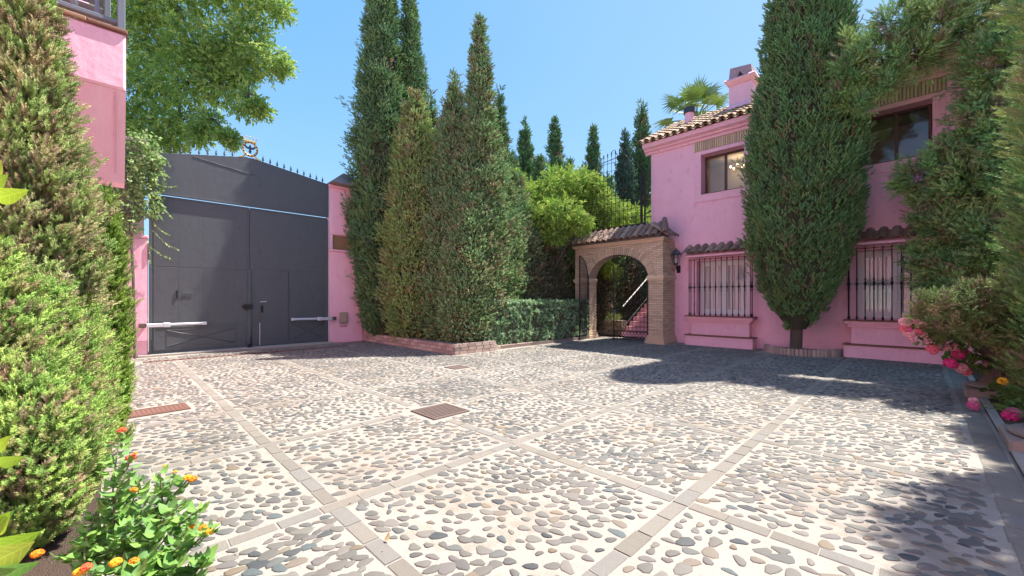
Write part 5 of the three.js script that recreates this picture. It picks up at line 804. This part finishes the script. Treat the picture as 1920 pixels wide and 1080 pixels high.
const PINK = petal([0.80, 0.16, 0.36]), HOT = petal([0.85, 0.06, 0.30]), PALE = petal([0.85, 0.42, 0.47]), SALMON = petal([0.85, 0.20, 0.27]), ORANGE = petal([0.85, 0.30, 0.02]), YELLOWF = petal([0.88, 0.48, 0.03]), CORAL = petal([0.80, 0.16, 0.06]);
{
  const gHead = [floret(22, 0.052, 0.03, 151), floret(28, 0.062, 0.033, 152), floret(13, 0.038, 0.03, 153)];
  const gl = leafGeo(1, 1.05, 0.12, 0.15, 3, 0.5), gp = [[0.13, 0.24, 0.05], [0.10, 0.20, 0.04], [0.17, 0.29, 0.06], [0.22, 0.30, 0.06]];
  const A = V(8.8, 0.95, 0.75), G = thing('geranium_plant', 'trailing pink and red geranium spilling from the fluted urn', 'plant', A.toArray());
  const heads = [[1697, 605, 5.7, PALE, 1], [1695, 615, 5.7, SALMON, 0], [1704, 625, 5.7, PALE, 1], [1716, 601, 5.7, PALE, 2], [1728, 612, 5.75, PALE, 1], [1722, 622, 5.7, SALMON, 2], [1712, 637, 5.65, PALE, 2], [1702, 618, 5.68, PINK, 2], [1748, 624, 5.8, PINK, 1], [1732, 628, 5.7, PALE, 2], [1748, 655, 5.75, SALMON, 1], [1773, 652, 5.8, PALE, 2], [1789, 650, 5.8, PALE, 1], [1797, 665, 5.75, HOT, 1], [1806, 660, 5.8, HOT, 0], [1781, 681, 5.7, HOT, 1], [1787, 684, 5.72, PINK, 0], [1802, 690, 5.7, PALE, 1], [1811, 697, 5.7, SALMON, 0], [1899, 594, 5.9, SALMON, 1], [1853, 683, 5.8, PALE, 0], [1740, 640, 5.75, PALE, 2], [1766, 640, 5.8, PINK, 2]];
  const stems = []; for (const [x, y, d, mat, k] of heads) { const p = at(x, y, d).sub(A), m = mesh('blossom', gHead[k], mat, G); m.position.copy(p); m.rotation.set(0.4, x, 0.2); stems.push(tube([V(0.05, -0.02, 0.05), p.clone().multiplyScalar(0.55).add(V(0, 0.08, 0)), p], 0.006, 10, 4)); }
  mesh('stems', merge(stems), leafMat({ color: new THREE.Color().setRGB(0.14, 0.2, 0.06), transmission: 0 }), G);
  blobs(G, 'leaves', [[1720, 610, 5.8, 0.12, 50], [1745, 635, 5.8, 0.14, 60], [1775, 640, 5.85, 0.16, 70], [1800, 672, 5.85, 0.13, 60], [1830, 680, 5.9, 0.18, 70], [1890, 690, 5.7, 0.22, 120], [1885, 740, 5.5, 0.16, 70], [1905, 760, 5.2, 0.18, 80], [1860, 620, 6.0, 0.3, 140]].map(([x, y, d, R, n]) => [at(x, y, d).sub(A), R, n]), gl, M.leaf, gp, { len: 0.075, out: 0.7, droop: 0.2, vary: 0.5 }, 154);
  const B = V(6.2, 0.3, 0.95), H = thing('geranium_plant', 'pink geranium with a single full blossom over the paving edge', 'plant', B.toArray());
  const st2 = []; for (const [x, y, d, mat, k] of [[1895, 779, 4.6, HOT, 1], [1900, 776, 4.6, PINK, 1], [1825, 760, 5.0, PINK, 0], [1826, 752, 5.0, PALE, 2], [1880, 715, 5.0, YELLOWF, 2]]) { const p = at(x, y, d).sub(B), m = mesh('blossom', gHead[k], mat, H); m.position.copy(p); m.rotation.set(0.3, x, 0.1); st2.push(tube([V(0.2, -0.25, 0.15), p.clone().multiplyScalar(0.5).add(V(0.1, -0.05, 0.1)), p], 0.006, 10, 4)); }
  mesh('stems', merge(st2), leafMat({ color: new THREE.Color().setRGB(0.14, 0.2, 0.06), transmission: 0 }), H);
  blobs(H, 'leaves', [[1912, 800, 4.7, 0.10, 50], [1925, 770, 4.8, 0.16, 70], [1900, 740, 5.0, 0.12, 50]].map(([x, y, d, R, n]) => [at(x, y, d).sub(B), R, n]), gl, M.leaf, gp, { len: 0.075, out: 0.7, droop: 0.2, vary: 0.5 }, 155);
  structure('bed_edge', cboxAt(3.2, 12.4, 0.0, 0.035, 0.56, 0.64, 0.008), M.stone);
}
// ---------------------------------------------------------------- lantana in the left foreground
{
  const base = V(0.06, 0.02, -2.42), L = thing('lantana_bush', 'green lantana bush with orange and yellow flower heads by the paving', 'shrub', base.toArray()), r = rngOf(171);
  const geos = [leafGeo(0.058, 0.038, 0.2, 0.3, 7), leafGeo(0.068, 0.045, 0.12, 0.45, 7), leafGeo(0.045, 0.032, 0.3, 0.2, 6), leafGeo(0.062, 0.04, 0.1, 0.6, 7)];
  const mats = [[0.169, 0.341, 0.069], [0.211, 0.392, 0.076], [0.135, 0.29, 0.076], [0.254, 0.435, 0.085], [0.184, 0.348, 0.116]].map((c) => leafMat({ color: new THREE.Color().setRGB(...c), transmission: 0.35, roughness: 0.6 }));
  const stems = [], spare = [], heads = [floret(14, 0.017, 0.014, 172), floret(18, 0.02, 0.015, 173)], q = new THREE.Quaternion();
  // stem tips by where they show
  const tips = [[225, 812, 1.95], [245, 858, 1.9], [355, 895, 1.95], [300, 890, 1.9], [375, 955, 1.85], [395, 990, 1.8], [340, 945, 1.8], [280, 930, 1.8], [210, 930, 1.85], [180, 960, 1.8], [240, 980, 1.7], [300, 1000, 1.7], [350, 1010, 1.75], [385, 1050, 1.75], [330, 1060, 1.65], [270, 1050, 1.6], [200, 1030, 1.65], [150, 1000, 1.75], [120, 1040, 1.7], [170, 1075, 1.55], [240, 1090, 1.5], [310, 1100, 1.6], [365, 1095, 1.7], [220, 960, 1.9], [320, 960, 1.95], [260, 900, 1.95], [190, 1000, 1.9], [290, 1070, 1.85], [360, 980, 2.0], [230, 1040, 1.95]];
  let made = 0;
  for (const [x, y, d] of tips) {
    const tip = at(x, y, d).sub(base), root = V((r() - 0.5) * 0.16, 0, (r() - 0.5) * 0.16), mid = root.clone().lerp(tip, 0.55).add(V((r() - 0.5) * 0.1, 0.05, (r() - 0.5) * 0.1)), cv = new THREE.CatmullRomCurve3([root, mid, tip]); stems.push(clean(new THREE.TubeGeometry(cv, 14, 0.0035, 5)));
    const n = 44; for (let i = 0; i < n; i++) {
      const t = 0.35 + 0.65 * Math.pow(i / (n - 1), 0.8), p = cv.getPoint(t), a = i * 1.9 + r(), dir = V(Math.cos(a), 0.15 + 0.9 * (r() - 0.5), Math.sin(a)).normalize(); q.setFromUnitVectors(UPV, dir).multiply(tmpQ2.setFromAxisAngle(UPV, Math.atan2(dir.x, dir.z) + (r() - 0.5))); const s = (t > 0.92 ? 0.55 : 0.85) * (0.65 + 0.6 * r());
      p.addScaledVector(dir, 0.012);
      if (made < 296 && i % 3 === 0) { made++; const m = mesh('leaf', pick(geos, r), pick(mats, r), L); m.position.copy(p); m.quaternion.copy(q); m.scale.setScalar(s); }
      else { const g = pick(geos, r).clone(); g.applyMatrix4(new THREE.Matrix4().compose(p, q, V(s, s, s))); (spare[i % 5] ??= []).push(g); }
    }
  }
  spare.forEach((g, i) => g && stuff(mesh('leaves', mergeGeometries(g), mats[i], L)));
  mesh('stems', merge(stems), leafMat({ color: new THREE.Color().setRGB(0.16, 0.16, 0.07), transmission: 0 }), L);
  for (const [x, y, d, mat, k] of [[229, 806, 1.95, CORAL, 0], [246, 858, 1.9, CORAL, 1], [352, 895, 1.95, YELLOWF, 0], [361, 898, 1.95, ORANGE, 1], [360, 990, 1.85, ORANGE, 1], [381, 989, 1.82, ORANGE, 0], [393, 996, 1.8, YELLOWF, 0], [217, 1054, 1.55, YELLOWF, 1], [150, 1072, 1.5, YELLOWF, 1], [162, 1063, 1.5, CORAL, 0], [251, 1052, 1.6, ORANGE, 0], [70, 1038, 1.6, ORANGE, 1], [253, 850, 1.9, ORANGE, 0], [309, 873, 1.95, YELLOWF, 0], [329, 884, 1.95, YELLOWF, 0], [250, 919, 1.9, ORANGE, 0]]) { const m = mesh('flower_head', heads[k], mat, L); m.position.copy(at(x, y, d).sub(base)); const s = y < 890 && k === 0 && mat !== CORAL ? 0.5 : 1; m.scale.set(s * 0.8, s * 0.55, s * 0.8); }
  // broad-leaved plant at the very edge
  const b2 = V(-0.28, 0.02, -1.95), H = thing('broadleaf_plant', 'plant with large yellow green veined leaves at the bed side', 'plant', b2.toArray());
  const vein = texture(256, (u, v) => { const s = Math.abs(((v * 7 + Math.abs(u - 0.5) * 3) % 1) - 0.5), k = s < 0.06 || Math.abs(u - 0.5) < 0.02 ? 1.0 : 0.78 + 0.1 * tn(u, v, 20, 31); return [k, k, k * 0.95]; });
  const lm = [[0.44, 0.64, 0.05], [0.36, 0.58, 0.05], [0.18, 0.38, 0.07], [0.52, 0.66, 0.08]].map((c) => leafMat({ color: new THREE.Color().setRGB(...c), transmission: 0.5, roughness: 1, map: vein }));
  const big = (w) => { const g = leafGeo(0.13, 0.075 * w, 0.18, 0.3, 8), p = g.attributes.position, uv = new Float32Array(p.count * 2); for (let i = 0; i < p.count; i++) { uv[2 * i] = 0.5 + p.getX(i) / 0.09; uv[2 * i + 1] = p.getY(i) / 0.13; } g.setAttribute('uv', new THREE.BufferAttribute(uv, 2)); return g; }, bg = [big(1), big(1.25)];
  mesh('stem', merge([tube([V(0, 0, 0), V(-0.02, 0.7, 0.02), V(-0.04, 1.75, 0.02)], 0.012, 16, 6)]), M.barkGrey, H);
  const put = (px, py, d, rz, rx, ry, k, s) => { const m = mesh('leaf', bg[k % 2], lm[k % 4], H); m.position.copy(at(px, py, d).sub(b2)); m.rotation.set(rx, PHI - PI / 2 + ry, rz, 'YXZ'); m.scale.setScalar(s * 0.85); const a = V(-0.03, clamp(m.position.y - 0.05, 0.1, 1.74), 0.02); mesh('stalk', bar(a, m.position, 0.003, 5), lm[2], H); };
  put(-12, 372, 1.15, -1.35, 0.6, 0.1, 0, 0.75); put(-14, 352, 1.15, -0.9, 0.4, 0, 1, 0.5); put(-8, 330, 1.15, -0.3, 0.3, 0.2, 3, 0.4);
  put(-12, 845, 1.2, -0.9, 0.5, 0, 0, 0.6); put(-6, 868, 1.2, -1.5, 0.4, 0.1, 1, 0.55); put(-16, 1000, 1.1, -0.8, 0.5, 0, 0, 0.75); put(-20, 1030, 1.05, -1.4, 0.5, 0.1, 1, 0.95); put(-20, 985, 1.1, -1.1, 0.6, 0, 2, 0.7); put(-10, 1075, 1.0, -1.5, 0.4, 0, 2, 0.8); put(-30, 1060, 1.0, -1.2, 0.3, 0, 3, 1.0);
}
// ---------------------------------------------------------------- litter
{
  const r = rngOf(190), g = leafGeo(0.05, 0.03, 0.4, 0.5, 3), m = leafMat({ color: new THREE.Color().setRGB(0.42, 0.2, 0.13), transmission: 0.1 }), m2 = leafMat({ color: new THREE.Color().setRGB(0.3, 0.2, 0.1), transmission: 0.1 });
  for (const [x, y, label] of [[1436, 944, 'dry reddish fallen leaf lying on the pebble paving'], [723, 1021, 'small orange fallen petal on the paving line'], [1882, 808, 'dry red fallen leaf on the paving edge']]) { const d = ray(x, y), k = -EYE / d.y, o = mesh('fallen_leaf', g, r() < 0.5 ? m : m2); o.position.copy(V(0, EYE, 0).addScaledVector(d, k)).setY(0.02); o.rotation.set(1.45, r() * 6, 0, 'YXZ'); tag(o, label, 'leaf'); }
}
{ // needles and bits of leaf blown about the paving
  const r = rngOf(195), s = new Spray(), bit = leafGeo(1, 0.45, 0.3, 0.4, 2);
  for (let k = 0; k < 900;) { const x = 0.2 + 12.4 * r(), z = -12.9 + 13 * r(), w = Math.max(x > 12.2 - 0.8 * r() ? 1 : 0, z > -0.25 ? 0.9 : 0, z < -7.2 && x > 5.2 ? 0.9 : 0, x < 0.9 ? 0.5 : 0, 0.10); if (r() > w || (z < -8.1 && x > 6)) { continue; } k++; s.add(V(x, 0.009, z), V(Math.cos(r() * 6.28), 0.05, Math.sin(r() * 6.28)).normalize(), PI / 2 * (r() < 0.5 ? 0 : 2), 0.012 + 0.022 * r() * r(), tint([[0.22, 0.14, 0.07], [0.16, 0.12, 0.06], [0.28, 0.20, 0.10], [0.14, 0.15, 0.06]], r, 0.4)); }
  const im = s.build('leaf_litter', bit, M.needle, scene); tag(im, 'dry needles and leaf bits scattered over the paving', 'leaf litter');
}
// ---------------------------------------------------------------- shadows on, draw
scene.traverse((o) => { if (o.isMesh) { o.castShadow = true; o.receiveShadow = true; } });
renderer.render(scene, camera);
